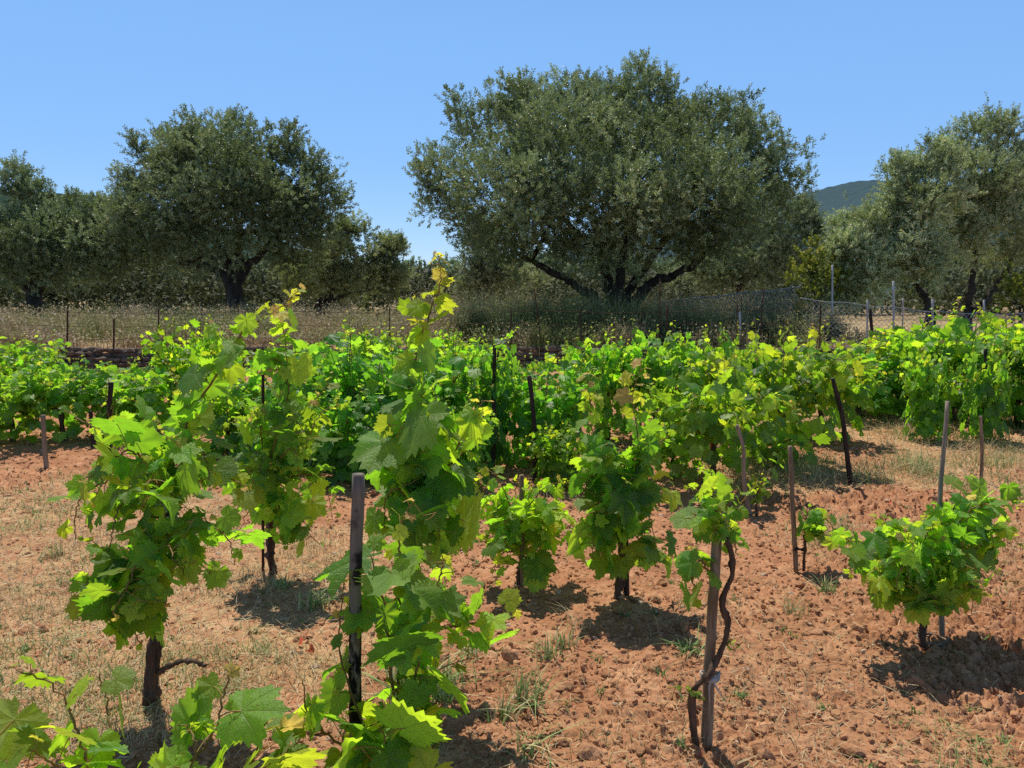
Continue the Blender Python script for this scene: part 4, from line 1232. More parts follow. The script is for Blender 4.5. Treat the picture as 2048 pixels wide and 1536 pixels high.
# ------------------------------------------------------------------ MID-FIELD VINES
def proto_vine(seed, nshoot=16, L=.10, R=.55, Hgt=1.0, head=.42, arch=.6, lo=False, trunk=True, nsk=170):
    r = np.random.default_rng(seed)
    root = empty("grapevine", (0, 0, 0), "grapevine", "grapevine", "bush vines in the vineyard rows")
    if trunk:
        p = [np.array([0, 0, -.06]), np.array([r.normal(0, .03), r.normal(0, .03), head * .5]), np.array([r.normal(0, .05), 0, head])]
        V, F = tube(spline(p, 16), np.interp(np.linspace(0, 1, 16), [0, .3, .8, 1], [.040, .028, .024, .036]), 8, rough=.16, seed=seed, ridges=3)
        tb = Bag(); tb.add(V, F)
        for k in range(4):
            az = r.uniform(0, 2 * pi); e = np.array([cos(az) * .16, sin(az) * .16, head + r.uniform(.03, .12)])
            V, F = tube(spline([p[2] - [0, 0, .02], (p[2] + e) / 2 - [0, 0, .02], e], 8), np.linspace(.02, .009, 8), 6, rough=.15, seed=k); tb.add(V, F)
        tb.build("trunk", [M['bark']], root)
        h = p[2]
    else:
        h = np.array([0, 0, head])
    bag = Bag()
    T = LOW if lo else MID
    for k in range(nshoot):
        az = 2 * pi * k / nshoot + r.normal(0, .25)
        reach = R * r.uniform(.35, 1.05); top = (Hgt - head) * r.uniform(.55, 1.05) * (1.08 - .35 * (reach / R))
        o = np.array([cos(az), sin(az), 0])
        drop = arch * r.uniform(0, 1) * (reach / R)
        st = h + o * .12 + [0, 0, .03]
        P = spline([st, st + o * reach * .35 + [0, 0, top * .6], st + o * reach * .7 + [0, 0, top], st + o * reach * 1.0 + [0, 0, top * (1 - drop)]], 16)
        if k % 5 == 0:   # a few erect leading shoots
            P = spline([st, st + o * .1 + [0, 0, top * .7], st + o * .16 * r.uniform(.3, 1.3) + [0, 0, (Hgt - head) * r.uniform(1.1, 1.35)]], 16)
        leaves_on_shoot(bag, P, L, .058 if not lo else .07, r, T, young=.4, tip_age=.62, petiole=False, base_age=.06)
        V, F = tube(P, np.linspace(.005, .002, 16), 4); bag.add(V, F, 1)
        for _ in range(2 if not lo else 1):
            i = r.integers(2, 11); dd = norm(o * .5 + r.normal(0, .7, 3) + [0, 0, -.1]); ll = r.uniform(.12, .28)
            Pq = spline([P[i], P[i] + dd * ll * .5 + [0, 0, .03], P[i] + dd * ll], 8)
            leaves_on_shoot(bag, Pq, L * .9, .055, r, T, young=.4, tip_age=.6, petiole=False, base_age=.05)
    # drooping skirt leaves under the canopy
    nsk = nsk if not lo else 50
    dz = -.30 if nsk > 100 else -.14
    az = r.uniform(0, 2 * pi, nsk); rr = R * r.uniform(.2, .85, nsk)
    pos = np.stack([np.cos(az) * rr, np.sin(az) * rr, head + r.uniform(dz, .30, nsk)], -1)
    o = np.stack([np.cos(az), np.sin(az), 0 * az], -1)
    add_leaves(bag, T, pos, o * .8 + [0, 0, .5] + r.normal(0, .3, (nsk, 3)), o * .3 + [0, 0, -1.0] + r.normal(0, .3, (nsk, 3)), L * r.uniform(.8, 1.15, nsk), np.clip(r.normal(.06, .06, nsk), 0, 1), r)
    bag.build("foliage", [M['vine_far'], M['cane']], root)
    return root


protos = [proto_vine(500 + i, nshoot=[20, 22, 18, 21, 19][i], R=[.55, .62, .5, .6, .52][i], Hgt=1.0, head=[.36, .32, .38, .34, .36][i], arch=[.6, .8, .4, .9, .5][i]) for i in range(5)]
airy = [proto_vine(550 + i, nshoot=[23, 25, 22, 24, 26][i], R=[.62, .68, .58, .68, .62][i], Hgt=1.0, head=[.42, .44, .40, .43, .41][i], arch=[.5, .6, .4, .7, .5][i], nsk=110) for i in range(5)]
low_protos = [proto_vine(600 + i, nshoot=16, lo=True, R=.6, Hgt=1.0, head=.38, arch=.7) for i in range(3)]
used = set()
rv = np.random.default_rng(77)


def place(px, py, Htop, width, label, kind=0, color=None, lo=False, group=None):
    """px,py: foot pixel; Htop: pixel row reached by the canopy top; width: canopy width in px"""
    p = ground(px, py)
    top = at(px, Htop, p[1])[2] - p[2]
    wid = width / F_PX * p[1]
    bank = low_protos if lo else (protos if (300 < px < 1180 or (px > 1780 and py > 870)) else airy)
    src = bank[kind % len(bank)]
    sz = top / 1.10; sx = wid / 1.12
    c = color or (rv.uniform(.85, 1.15), rv.uniform(.92, 1.08), rv.uniform(.8, 1.3), 1)
    key = (id(bank), kind % len(bank))
    if key not in used:
        used.add(key)
        o = src; o.location = p; o.rotation_euler = (0, 0, rv.uniform(0, 6.28)); o.scale = (sx, sx, sz)
        o["label"] = label
        for ch in o.children: ch.color = c
        if group: o["group"] = group
    else:
        o = copy_tree(src, p, rv.uniform(0, 6.28), (sx, sx, sz), label, group, c)
    return o


BL = (.80, .95, 1.25, 1); YG = (1.15, 1.1, .9, 1)
place(25, 882, 735, 190, "leftmost bush vine of the near left row, two thin trunks under it", 0)
place(130, 880, 720, 200, "bush vine on a thick black trunk behind the short grey stake at left", 1)
place(265, 872, 725, 220, "bush vine on a straight black trunk, behind the dark post with a sprout at left", 2)
place(395, 850, 640, 190, "tall yellow-green bush vine with upright shoots left of the tall rusty rod", 3, YG)
place(-90, 880, 735, 200, "bush vine cut by the left edge, end of the near left row", 4)
place(560, 935, 770, 200, "low bush vine just behind the dense vine with twin rods", 4, BL)
place(700, 960, 780, 230, "low leafy bush vine left of the tallest centre vine, nearest of the blue-green ones", 2, BL)
place(915, 975, 800, 170, "low bush vine between the tallest centre vine and the straight black pole", 0, BL)
place(460, 905, 740, 170, "bush vine between the leaning gnarled vine and the tall rusty rod", 1)
place(620, 905, 700, 290, "blue-green bush vine behind the dense vine with twin rods", 0, BL)
place(745, 930, 655, 310, "large blue-green bush vine left of the tallest centre vine", 1, BL)
place(865, 925, 680, 290, "dark blue-green bush vine directly behind the tallest centre vine", 3, BL)
place(985, 935, 680, 130, "narrow vine round the black pole with a shoot leaning up to the right", 2, BL)
place(1090, 930, 705, 240, "dark bush vine behind the bent black stake in the centre", 4, BL)
place(1115, 975, 850, 140, "low small bush vine in front of the bent black stake", 2)
place(1215, 880, 670, 170, "bush vine between the bent black stake and the bronze-tipped vine", 0)
place(1315, 872, 660, 190, "bush vine on a forked brown trunk behind the bronze-tipped vine", 1)
place(1428, 968, 720, 260, "big bush vine on a trunk with a red tag, right of the bronze-tipped vine", 3)
place(1555, 928, 660, 260, "big round bush vine on a black forked trunk behind the slim grey stake", 4)
place(1350, 950, 830, 150, "low pale vine arm between the bronze-tipped vine and the big bush vine", 2, YG)
place(1440, 870, 665, 170, "bush vine with one tall upright shoot in front of the zinc post", 0)
place(1640, 880, 690, 190, "bush vine behind the dark leaning stake", 1)
place(1720, 832, 690, 220, "bush vine on a pale straight trunk in the second row at right", 2)
place(1850, 880, 700, 120, "hanging column of vine foliage left of the thin short brown stake", 2, (1.1, 1.08, 1.3, 1))
place(1965, 880, 690, 110, "hanging column of vine foliage behind the thin short brown stake", 0)
place(1905, 840, 618, 260, "tall broad bush vine in front of the wire mesh at right", 3)
place(2040, 850, 640, 230, "tall dark bush vine cut by the right edge", 4)
place(1790, 825, 715, 190, "low bush vine beside the leaning black fence post", 0)
place(2130, 860, 640, 240, "bush vine mostly outside the right edge of the view", 1)
place(1850, 800, 650, 230, "bush vine behind the two hanging columns, reaching left with one arm", 1)
# far rows
G = "bush vines in the back rows before the stone wall"
def far_label(px):
    if px < 330: return "small bush vine of the far rows at left, below the weedy bank"
    if px < 620: return "bush vine of the far rows behind the tall rusty rod"
    if px < 1000: return "bush vine of the far rows behind the blue-green vines"
    if px < 1350: return "bush vine of the far rows below the dark weeds under the big olive"
    if px < 1700: return "bush vine of the far rows behind the zinc post vine block"
    return "bush vine of the far rows near the wire mesh at right"
for row, (py, tops) in enumerate([(815, None), (788, None), (768, None), (752, None)]):
    d = CAMH / ((py - HOR) / F_PX)
    step = 1.35 / d * F_PX
    px = -150 + row * 60
    while px < 2250:
        skip = False
        if 100 < px < 345:
            h = 735
        elif px <= 100:
            h = 672 if row < 2 else 700
        elif px < 470: h = 665 + rv.uniform(-8, 15)
        elif px < 950: h = 665 + rv.uniform(-15, 25)
        elif px < 1040: h = 715
        elif px < 1240: h = 745; skip = row > 0
        elif px < 1420: h = 700 + rv.uniform(-10, 15); skip = row > 1
        elif px < 1750: h = 700 + rv.uniform(-15, 10)
        elif px < 1800: h = 705
        else: h = 650 + rv.uniform(-10, 20)
        if (row == 0 and 1560 < px < 1800) : skip = True
        if h > py - 30 or rv.uniform() < .16: skip = True
        if not skip:
            place(px + rv.uniform(-12, 12), py + rv.uniform(-3, 3), h, step * rv.uniform(.7, 1.1), far_label(px), int(rv.integers(0, 3)), lo=True, group=G)
        px += step

for bank_ in (protos, airy, low_protos):
    for k_, o_ in enumerate(bank_):
        if (id(bank_), k_) not in used:
            for c_ in list(o_.children): bpy.data.objects.remove(c_)
            bpy.data.objects.remove(o_)

# leafy arms and stakes of the mid-field
ym = ground(218, 925)[1]
crooked([(218, 925, ym), (217, 870, ym), (220, 800, ym), (222, 765, ym)], .022, .024, M['dark_wood'], "thick dark post with a knobbly top and yellow sprouts, at left", 11)
ys_ = ground(92, 935)[1]
crooked([(93, 937, ys_), (89, 890, ys_), (86, 830, ys_)], .020, .021, M['grey_wood'], "short pale grey stake standing at far left", 12)
yt = ground(186, 893)[1]
crooked([(187, 895, yt), (184, 850, yt), (181, 822, yt)], .02, .022, M['dark_wood'], "short dark stake between the pale grey stake and the knobbly post", 13)
yc = ground(988, 942)[1]
crooked([(986, 945, yc), (988, 850, yc), (988, 765, yc), (989, 690, yc)], .016, .021, M['dark_wood'], "straight black pole left of the bent black stake in the centre", 14)
yd = ground(1069, 965)[1]
crooked([(1069, 968, yd), (1070, 880, yd), (1064, 800, yd), (1058, 752, yd)], .018, .022, M['dark_wood'], "bent black stake in the middle of the vineyard", 15)
ye = ground(1160, 870)[1]
crooked([(1159, 872, ye), (1158, 800, ye), (1157, 745, ye)], .022, .024, M['dark_wood'], "dark stake behind the orange shoot tip of the bronze-tipped vine", 16)
yf = ground(1280, 862)[1]
crooked([(1280, 864, yf), (1280, 800, yf), (1280, 742, yf)], .018, .02, M['dark_wood'], "dark stake rising beside the second bronze shoot tip", 17)
yg = ground(1973, 870)[1]
crooked([(1972, 872, yg), (1974, 800, yg), (1971, 698, yg)], .018, .022, M['dark_wood'], "tall black pole standing inside the hanging vine columns at right", 18)
yh = ground(1846, 868)[1]
crooked([(1844, 870, yh), (1845, 790, yh), (1847, 715, yh)], .016, .018, M['dark_wood'], "dark pole inside the left hanging vine column", 19)
yi = ground(1425, 893)[1]
crooked([(1479, 905, ye + .4), (1478, 860, ye + .4), (1475, 820, ye + .4)], .006, .007, M['dark_wood'], "thin dark twig stake above the crooked branch stake", 21)

# sprouts on the knobbly post
near_vine(ground(215, 930), "spindly yellow sprouts climbing the knobbly dark post at left", [],
    [S(p=[(219, 850, ym - .02), (235, 800, ym), (270, 800, ym), (300, 825, ym - .1)], L=.55, young=.8, tip=.8, sp=.05),
     S(p=[(219, 840, ym - .02), (212, 790, ym), (218, 755, ym)], L=.35, young=.9, tip=1.0, sp=.04)],
    L=.10, seed=40, laterals=0)
near_vine(ground(350, 900), "slender shoot with pinkish-yellow tip between the left row and the tall rusty rod", [],
    [S(p=[(365, 860, 5.5), (358, 790, 5.5), (345, 745, 5.5), (330, 715, 5.5)], L=.6, young=.85, tip=.95, sp=.045)], L=.10, seed=41, laterals=1)
yl = ground(1555, 935)[1] - .3
near_vine(ground(1560, 945), "low bright green shoot reaching right over the soil behind the slim grey stake", [],
    [S(p=[(1540, 905, yl), (1580, 880, yl), (1610, 890, yl), (1640, 905, yl)], L=.8, young=.3, tip=.4, sp=.045),
     S(p=[(1540, 910, yl), (1590, 890, yl - .1), (1620, 885, yl - .1)], L=.8, young=.2, tip=.3, sp=.045)], L=.10, seed=42, laterals=1, hi=False)
near_vine(ground(985, 945), "leafy shoot leaning up to the right from the straight black pole", [],
    [S(p=[(985, 800, yc), (960, 740, yc), (985, 700, yc), (1015, 675, yc), (1040, 655, yc)], L=.85, young=.4, tip=.4, sp=.045)], L=.10, seed=43, laterals=1, hi=False, color=BL)
near_vine(ground(1130, 950), "leafy shoot arching up to the right beside the bent black stake", [],
    [S(p=[(1090, 800, yd + .3), (1100, 740, yd + .3), (1115, 710, yd + .3), (1140, 690, yd + .3)], L=.7, young=.5, tip=.7, sp=.05)], L=.10, seed=44, laterals=1, hi=False)
near_vine(ground(1450, 880), "single upright leafy shoot standing above the vine block beside the zinc post", [],
    [S(p=[(1455, 760, 8.3), (1450, 720, 8.3), (1447, 680, 8.3), (1443, 650, 8.3)], L=1.0, young=.2, tip=.2, sp=.06)], L=.10, seed=45, laterals=0, hi=False)
near_vine(ground(1180, 885), "curved leafy shoot in front of the dark gap in the stone wall", [],
    [S(p=[(1215, 760, 8.3), (1195, 720, 8.3), (1170, 690, 8.3), (1155, 675, 8.3)], L=.75, young=.2, tip=.2, sp=.04)], L=.10, seed=46, laterals=0, hi=False)

# ------------------------------------------------------------------ OLIVE TREES
def branch_path(a, b, r, sag=.15, n=12):
    d = b - a; L = np.linalg.norm(d)
    m1 = a + d * .35 + r.normal(0, .05, 3) * L + np.array([0, 0, -sag * L * .3])
    m2 = a + d * .7 + r.normal(0, .05, 3) * L + np.array([0, 0, sag * L * .2])
    return spline([a, m1, m2, b], n)


def olive_tree(base, lobes, Y, nleaf, label, seed, forks=(), trunk_r=.35, leaf=.10, color=(1, 1, 1, 1), depth=1.0, group="old olive trees behind the vineyard", twig_px=None, trunk_top=None, name="olive_tree", mat=None, cat="olive tree", lw=.36, dens=1.0, bare=False):
    r = np.random.default_rng(seed)
    base = np.asarray(base, float)
    root = empty(name, base, label, cat, group)
    # lobes -> world ellipsoids
    E = []
    for lb in lobes:
        cx, cy, rx, ry = lb[:4]
        dy = lb[4] if len(lb) > 4 else r.uniform(-.8, .8) * depth
        c = at(cx, cy, Y + dy) - base
        k = (Y + dy) / F_PX
        E.append((c, rx * k, ry * k, (rx + ry) / 2 * k * depth))
    # trunk and limbs
    tt = (at(*trunk_top, Y) - base) if trunk_top is not None else np.array([0, 0, 1.2])
    tb = Bag()
    P = spline([np.array([0, 0, -.2]), tt * .5 + r.normal(0, .05, 3), tt], 14)
    V, F = tube(P, np.interp(np.linspace(0, 1, 14), [0, .25, 1], [1.35, 1.0, .8]) * trunk_r, 12, rough=.12, seed=seed, ridges=4); tb.add(V, F)
    trunk_o = tb.build("trunk", [M['olive_bark']], root)
    for k, fk in enumerate(forks):
        pts = [tt - [0, 0, trunk_r * .6]] + [at(q[0], q[1], Y + (q[2] if len(q) > 2 else 0)) - base for q in fk]
        n = 8 * len(pts)
        Pf = spline(pts, n); Pf[1:-1] += r.normal(0, .03, (n - 2, 3))
        b = Bag(); V, F = tube(Pf, np.linspace(trunk_r * .52, trunk_r * .18, n), 9, rough=.12, seed=seed + k, ridges=3); b.add(V, F)
        # sub branches towards lobes
        for (c, ex, ey, ez) in E:
            if r.uniform() < .16:
                i = r.integers(n // 2, n)
                if np.linalg.norm(c - Pf[i]) < 4.5:
                    Q = branch_path(Pf[i], c, r)
                    V, F = tube(Q, np.linspace(trunk_r * .2, .02, 12), 6, rough=.1, seed=k); b.add(V, F)
        b.build("limb", [M['olive_bark']], trunk_o)
    # lumps: foliage clusters
    area = np.array([e[1] * e[2] for e in E]); area /= area.sum()
    nt = int(nleaf / 20)
    cnt = np.maximum(1, (area * nt)).astype(int)
    TP = []; TD = []; TC = []
    for (c, ex, ey, ez), m in zip(E, cnt):
        nl = max(6, int(12 + ex * ey * 9))
        d = norm(r.normal(0, 1, (nl, 3))); rad = r.uniform(.15, 1.0, nl) ** .5
        lc = c + d * rad[:, None] * np.array([ex, ez, ey]) * .86
        lr = r.uniform(.22, .42, nl) * (ex + ey) / 2
        lr = np.clip(lr, .18, .55); lt = r.normal(0, .17, nl)
        wgt = lr ** 2; li = r.choice(nl, m, p=wgt / wgt.sum())
        dd = norm(r.normal(0, 1, (m, 3)) + [0, 0, .35]); rr = r.uniform(0, 1, m) ** .4
        p = lc[li] + dd * (rr * lr[li])[:, None] * np.array([1, 1, 1.15])
        # spiky sprays leaving the outline
        sp = r.uniform(0, 1, m) < .05
        outw = norm((p - c) * [1, 1, 1.2] + [0, 0, .4])
        p = p + outw * (sp * r.uniform(0, .38, m))[:, None]
        TC.append(lt[li]); TP.append(p); TD.append(norm(dd * .9 + outw * .5 + [0, 0, .3] + r.normal(0, .35, (m, 3))))
    TC = np.concatenate(TC); TP = np.concatenate(TP); TD = np.concatenate(TD)
    # twigs: 20 leaves each
    nL = 20
    n = len(TP)
    tl = r.uniform(.14, .34, n)
    t = (np.arange(nL) + .5) / nL
    pos = TP[:, None] + TD[:, None] * (t[None] * tl[:, None])[..., None]
    A = norm(np.cross(TD, r.normal(0, 1, (n, 3)))); B = np.cross(TD, A)
    az = (np.arange(nL) * 2.4)[None] + r.normal(0, .5, (n, nL))
    out = A[:, None] * np.cos(az)[..., None] + B[:, None] * np.sin(az)[..., None]
    ld = norm(out * .85 + TD[:, None] * .7 + r.normal(0, .2, (n, nL, 3)))
    pos = pos.reshape(-1, 3); ld = ld.reshape(-1, 3)
    N = len(pos)
    nrm = norm(np.cross(ld, r.normal(0, 1, (N, 3)))); nrm[nrm[:, 2] < 0] *= -1
    flip = r.uniform(0, 1, N) < .25; nrm[flip] *= -1
    sd_ = np.cross(ld, nrm)
    L = leaf * r.uniform(.65, 1.2, N)
    V = np.stack([pos, pos + ld * (L * .5)[:, None] + sd_ * (L * lw * .5)[:, None] + nrm * (L * .05)[:, None], pos + ld * L[:, None], pos + ld * (L * .5)[:, None] - sd_ * (L * lw * .5)[:, None] + nrm * (L * .05)[:, None]], 1)
    Fq = np.arange(N * 4).reshape(N, 4)
    a, b, c = V[0, :3]
    if np.dot(np.cross(b - a, c - a), nrm[0]) < 0: Fq = Fq[:, ::-1]
    clump = np.repeat(r.normal(0, .10, n) + TC, nL)
    rn = np.clip(r.uniform(0, 1, N) ** 1.2 * .95 + clump, 0, 1)
    lp = np.zeros((N, 4, 3)); lp[:, :, 2] = rn[:, None]; lp[:, :, 0] = np.repeat(np.clip(1 + TC * 2.2, .45, 1.7), nL)[:, None]
    o = mesh_from("crown", V.reshape(-1, 3), [Fq], [mat or M['olive']], [0], {"leaf_pos": lp.reshape(-1, 3), "leaf_age": np.repeat(rn, 4)}, False, root)
    o.color = color
    # thin inner twigs
    k = r.choice(n, min(n, 500), replace=False)
    return root


def base_at(px, Y):
    x = at(px, 640, Y)[0]
    return np.array([x, Y, float(gz(x, Y))])


# the big one
olive_tree(base_at(1235, 21.8),
    [(1290, 178, 70, 66, 0), (1255, 240, 90, 80, .5), (1150, 215, 92, 68, 0), (1060, 212, 80, 62, .3), (965, 260, 90, 80, 0), (885, 340, 60, 60, 0), (850, 345, 30, 40, 0), (900, 400, 60, 60, 0),
     (1350, 240, 60, 60, 0), (1420, 280, 100, 80, .5), (1480, 270, 70, 75, 0), (1530, 320, 60, 80, 0), (1575, 380, 40, 70, .5), (1605, 312, 24, 12, 0), (1560, 340, 45, 40, 0),
     (1000, 380, 130, 110, -1.5), (1150, 340, 170, 130, -1.5), (1300, 360, 170, 130, -2), (1430, 400, 130, 110, -1.5), (1080, 450, 140, 70, -.5), (1240, 450, 160, 75, -1.5), (1400, 460, 120, 65, -.5), (1510, 440, 85, 80, 0), (930, 440, 50, 40, 0), (1000, 480, 60, 45, 0.5), (1200, 260, 150, 90, 1.5), (1100, 300, 160, 110, 2), (1350, 320, 170, 110, 2.5), (1075, 500, 105, 42, -.4), (1385, 500, 85, 38, -.3), (1240, 515, 80, 38, .6), (1170, 505, 80, 45, -.5), (960, 490, 50, 40, 0), (1050, 400, 110, 80, -3), (1250, 390, 130, 85, -3.2), (1400, 400, 95, 75, -2.8)],
    21.8, 350000, "largest olive tree, broad domed grey-green crown over arching dark limbs in the centre", 1,
    forks=[[(1180, 590), (1110, 545), (1020, 500)], [(1215, 560, .5), (1190, 450), (1150, 340)], [(1240, 560, -.3), (1260, 430), (1290, 300)], [(1275, 595), (1310, 560), (1380, 535), (1450, 470)], [(1260, 580, .8), (1330, 480, 1), (1400, 400, 1)]],
    trunk_r=.34, trunk_top=(1235, 625), leaf=.09, color=(.82, .89, .76, 1))
# left big
olive_tree(base_at(470, 26.5),
    [(440, 298, 120, 58, 0), (350, 308, 60, 50, 0), (540, 290, 70, 50, 0), (600, 340, 50, 50, 0), (640, 395, 50, 55, 0), (675, 400, 28, 30, 0), (275, 300, 22, 30, 0), (300, 350, 55, 55, 0), (260, 400, 45, 45, 0), (245, 360, 18, 22, 0),
     (420, 370, 150, 90, -1.2), (540, 400, 120, 90, -1), (330, 430, 110, 80, -.8), (250, 470, 60, 60, 0), (610, 460, 70, 60, 0), (450, 460, 130, 70, -1), (330, 510, 110, 50, .3), (230, 520, 50, 40, .5), (590, 500, 70, 50, .8), (480, 245, 30, 18, 0), (420, 340, 140, 80, 2), (560, 420, 80, 70, 2)],
    26.5, 230000, "tall rounded olive tree at left with a forked black trunk showing below its crown", 2,
    forks=[[(440, 545), (400, 530), (350, 525)], [(455, 520), (430, 480), (400, 400)], [(480, 540), (475, 470), (470, 380)], [(500, 530), (540, 490), (580, 450)]],
    trunk_r=.32, trunk_top=(468, 565), color=(.76, .82, .68, 1))
# far left
olive_tree(base_at(70, 27.5),
    [(35, 365, 40, 40, 0), (70, 400, 45, 50, 0), (10, 440, 60, 60, 0), (110, 430, 60, 50, 0), (20, 500, 90, 60, -1), (120, 490, 80, 60, -1), (190, 440, 50, 50, 0), (190, 500, 60, 60, 0), (60, 540, 90, 40, 0), (-60, 480, 80, 80, 0), (150, 550, 60, 30, 0)],
    27.5, 110000, "olive tree at the left edge, low crown with a spur and slanting black trunk", 3,
    color=(.8, .88, .78, 1), forks=[[(50, 570), (10, 545)], [(90, 560), (130, 520)], [(70, 540), (60, 480)]], trunk_r=.3, trunk_top=(68, 590))
# mid left small pale one
olive_tree(base_at(655, 31),
    [(705, 475, 50, 35, 0), (670, 510, 55, 45, 0), (750, 510, 45, 45, 0), (790, 500, 22, 35, 0), (780, 550, 35, 45, 0), (720, 560, 60, 40, 0), (660, 560, 50, 40, 0), (600, 560, 50, 45, 1)],
    31, 75000, "smaller pale olive tree right of the tall rounded one, trunk slanting to the right", 4,
    forks=[[(640, 600), (680, 570), (720, 550)], [(665, 590), (650, 560)], [(690, 590), (740, 580)]], trunk_r=.22, trunk_top=(635, 612), color=(1.15, 1.15, 1.0, 1), leaf=.1)
# far small pair in the gap
olive_tree(base_at(850, 55), [(830, 550, 28, 32, 0), (870, 555, 45, 35, 0), (905, 545, 25, 32, 0), (840, 585, 45, 25, 0), (890, 590, 40, 25, 0)], 55, 16000, "far small olive tree in the gap under the open sky, left of the largest one", 5,
    forks=[[(850, 590), (845, 560)], [(870, 590), (885, 560)]], trunk_r=.25, trunk_top=(852, 605), color=(1.0, 1.15, 1.1, 1), leaf=.17, depth=2)
olive_tree(base_at(955, 31), [(960, 500, 45, 45, 0), (985, 540, 60, 50, 0), (945, 560, 45, 40, 0), (1040, 560, 70, 35, 0)], 31, 40000, "low olive tree tucked behind the left side of the largest one", 6,
    forks=[[(960, 590), (950, 550)], [(980, 590), (1000, 540)]], trunk_r=.2, trunk_top=(965, 610), leaf=.1)
olive_tree(base_at(1480, 31),
    [(1560, 440, 60, 60, 0), (1610, 465, 38, 50, 0), (1590, 520, 60, 50, 0), (1520, 510, 70, 60, 0), (1440, 530, 70, 45, 0), (1500, 560, 60, 25, 0), (1380, 560, 60, 30, 0), (1625, 440, 18, 26, 0)],
    31, 80000, "olive tree behind the right side of the largest one, crooked black trunk", 7,
    forks=[[(1475, 570), (1440, 550)], [(1490, 565), (1530, 540)], [(1480, 560), (1490, 520)]], trunk_r=.22, trunk_top=(1480, 590), leaf=.095, color=(.9, .95, .95, 1))
# right group, closer
olive_tree(base_at(1868, 19.0),
    [(1865, 335, 50, 42, 0), (1825, 370, 45, 45, 0), (1790, 345, 18, 30, 0), (1860, 410, 70, 60, -.5), (1800, 440, 55, 50, 0), (1740, 470, 60, 52, 0), (1690, 500, 52, 55, 0), (1688, 455, 18, 30, 0), (1820, 495, 70, 45, -.3), (1760, 545, 70, 45, -.5), (1685, 560, 52, 45, 0), (1850, 540, 40, 30, -.4), (1700, 600, 35, 20, 0)],
    19.0, 112000, "airy silver-green olive at right whose black trunk leans up to the left", 8,
    forks=[[(1848, 590), (1828, 550), (1800, 515), (1770, 470)], [(1838, 570), (1850, 500), (1860, 420)]],
    trunk_r=.15, trunk_top=(1862, 622), leaf=.072, color=(1.4, 1.42, 1.32, 1))
olive_tree(base_at(1940, 20.0),
    [(1975, 262, 42, 34, 0), (2020, 275, 26, 42, 0), (1940, 262, 16, 26, 0), (1930, 315, 62, 50, 0), (2030, 345, 55, 60, 0), (1980, 360, 85, 60, -.8), (1920, 420, 60, 60, -.5), (2000, 440, 85, 65, -.6), (2070, 430, 70, 90, 0), (1925, 490, 65, 35, -.4), (2040, 500, 45, 35, 0), (1990, 520, 40, 25, .3)],
    20.0, 100000, "silver-green olive at the right edge on two dark trunks forking low in a V", 9,
    forks=[[(1940, 580), (1948, 520), (1950, 440), (1960, 360)], [(1972, 596), (2000, 558), (2040, 490)]],
    trunk_r=.19, trunk_top=(1932, 628), leaf=.072, color=(1.15, 1.18, 1.08, 1))
# background olives that close the gaps
bgs = [(120, 40, 545), (310, 44, 555), (500, 46, 560), (640, 48, 570), (1090, 42, 560), (1230, 46, 560), (1360, 44, 560), (1560, 48, 548), (1700, 44, 545), (1840, 50, 560), (1980, 46, 550), (-60, 42, 550), (2120, 44, 540)]
lab = {0: "far olive tree low behind the left-edge tree", 1: "far olive tree in the gap between the two left trees", 2: "far olive tree low behind the tall rounded tree at left", 3: "far olive tree low behind the small pale olive", 4: "far olive tree glimpsed left of the largest tree's trunk", 5: "far olive tree glimpsed straight behind the largest tree's trunk", 6: "far olive tree glimpsed under the arching limb of the largest tree", 7: "far olive tree behind the wire mesh, left of the yellow-green shrub", 8: "far olive tree behind the yellow-green shrub", 9: "far olive tree between the right-hand leaning trunks", 10: "far olive tree right of the right-hand leaning trunks", 11: "far olive tree beyond the left-edge tree", 12: "far olive tree beyond the right-edge foliage"}
for i, (px, Y, cy) in enumerate(bgs):
    olive_tree(base_at(px, Y), [(px - 55, cy, 65, 38, 0), (px + 55, cy, 65, 38, 1), (px, cy - 18, 60, 35, 0), (px, cy + 25, 100, 28, -1), (px + 20, cy + 5, 90, 42, 1)], Y, 26000, lab[i], 30 + i,
        forks=[[(px - 20, 592), (px - 40, 560)], [(px + 15, 590), (px + 35, 560)]], trunk_r=.28, trunk_top=(px, 606), leaf=.17, depth=1.6, color=(.75, .8, .75, 1))

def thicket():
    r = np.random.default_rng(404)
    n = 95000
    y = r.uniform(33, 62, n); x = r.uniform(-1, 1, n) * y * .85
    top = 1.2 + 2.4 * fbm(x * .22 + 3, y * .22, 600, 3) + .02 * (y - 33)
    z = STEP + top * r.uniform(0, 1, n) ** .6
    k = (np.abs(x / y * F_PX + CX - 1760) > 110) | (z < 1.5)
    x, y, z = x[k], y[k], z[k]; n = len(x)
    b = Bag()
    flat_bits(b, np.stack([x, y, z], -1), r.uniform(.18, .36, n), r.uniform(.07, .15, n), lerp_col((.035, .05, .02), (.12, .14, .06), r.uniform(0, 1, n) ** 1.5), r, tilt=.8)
    o = b.build("undergrowth", [M['grass']], smooth_sh=False)
    set_props(o, "dark tangled undergrowth filling the olive grove behind the near trees", "undergrowth", kind="stuff")


thicket()

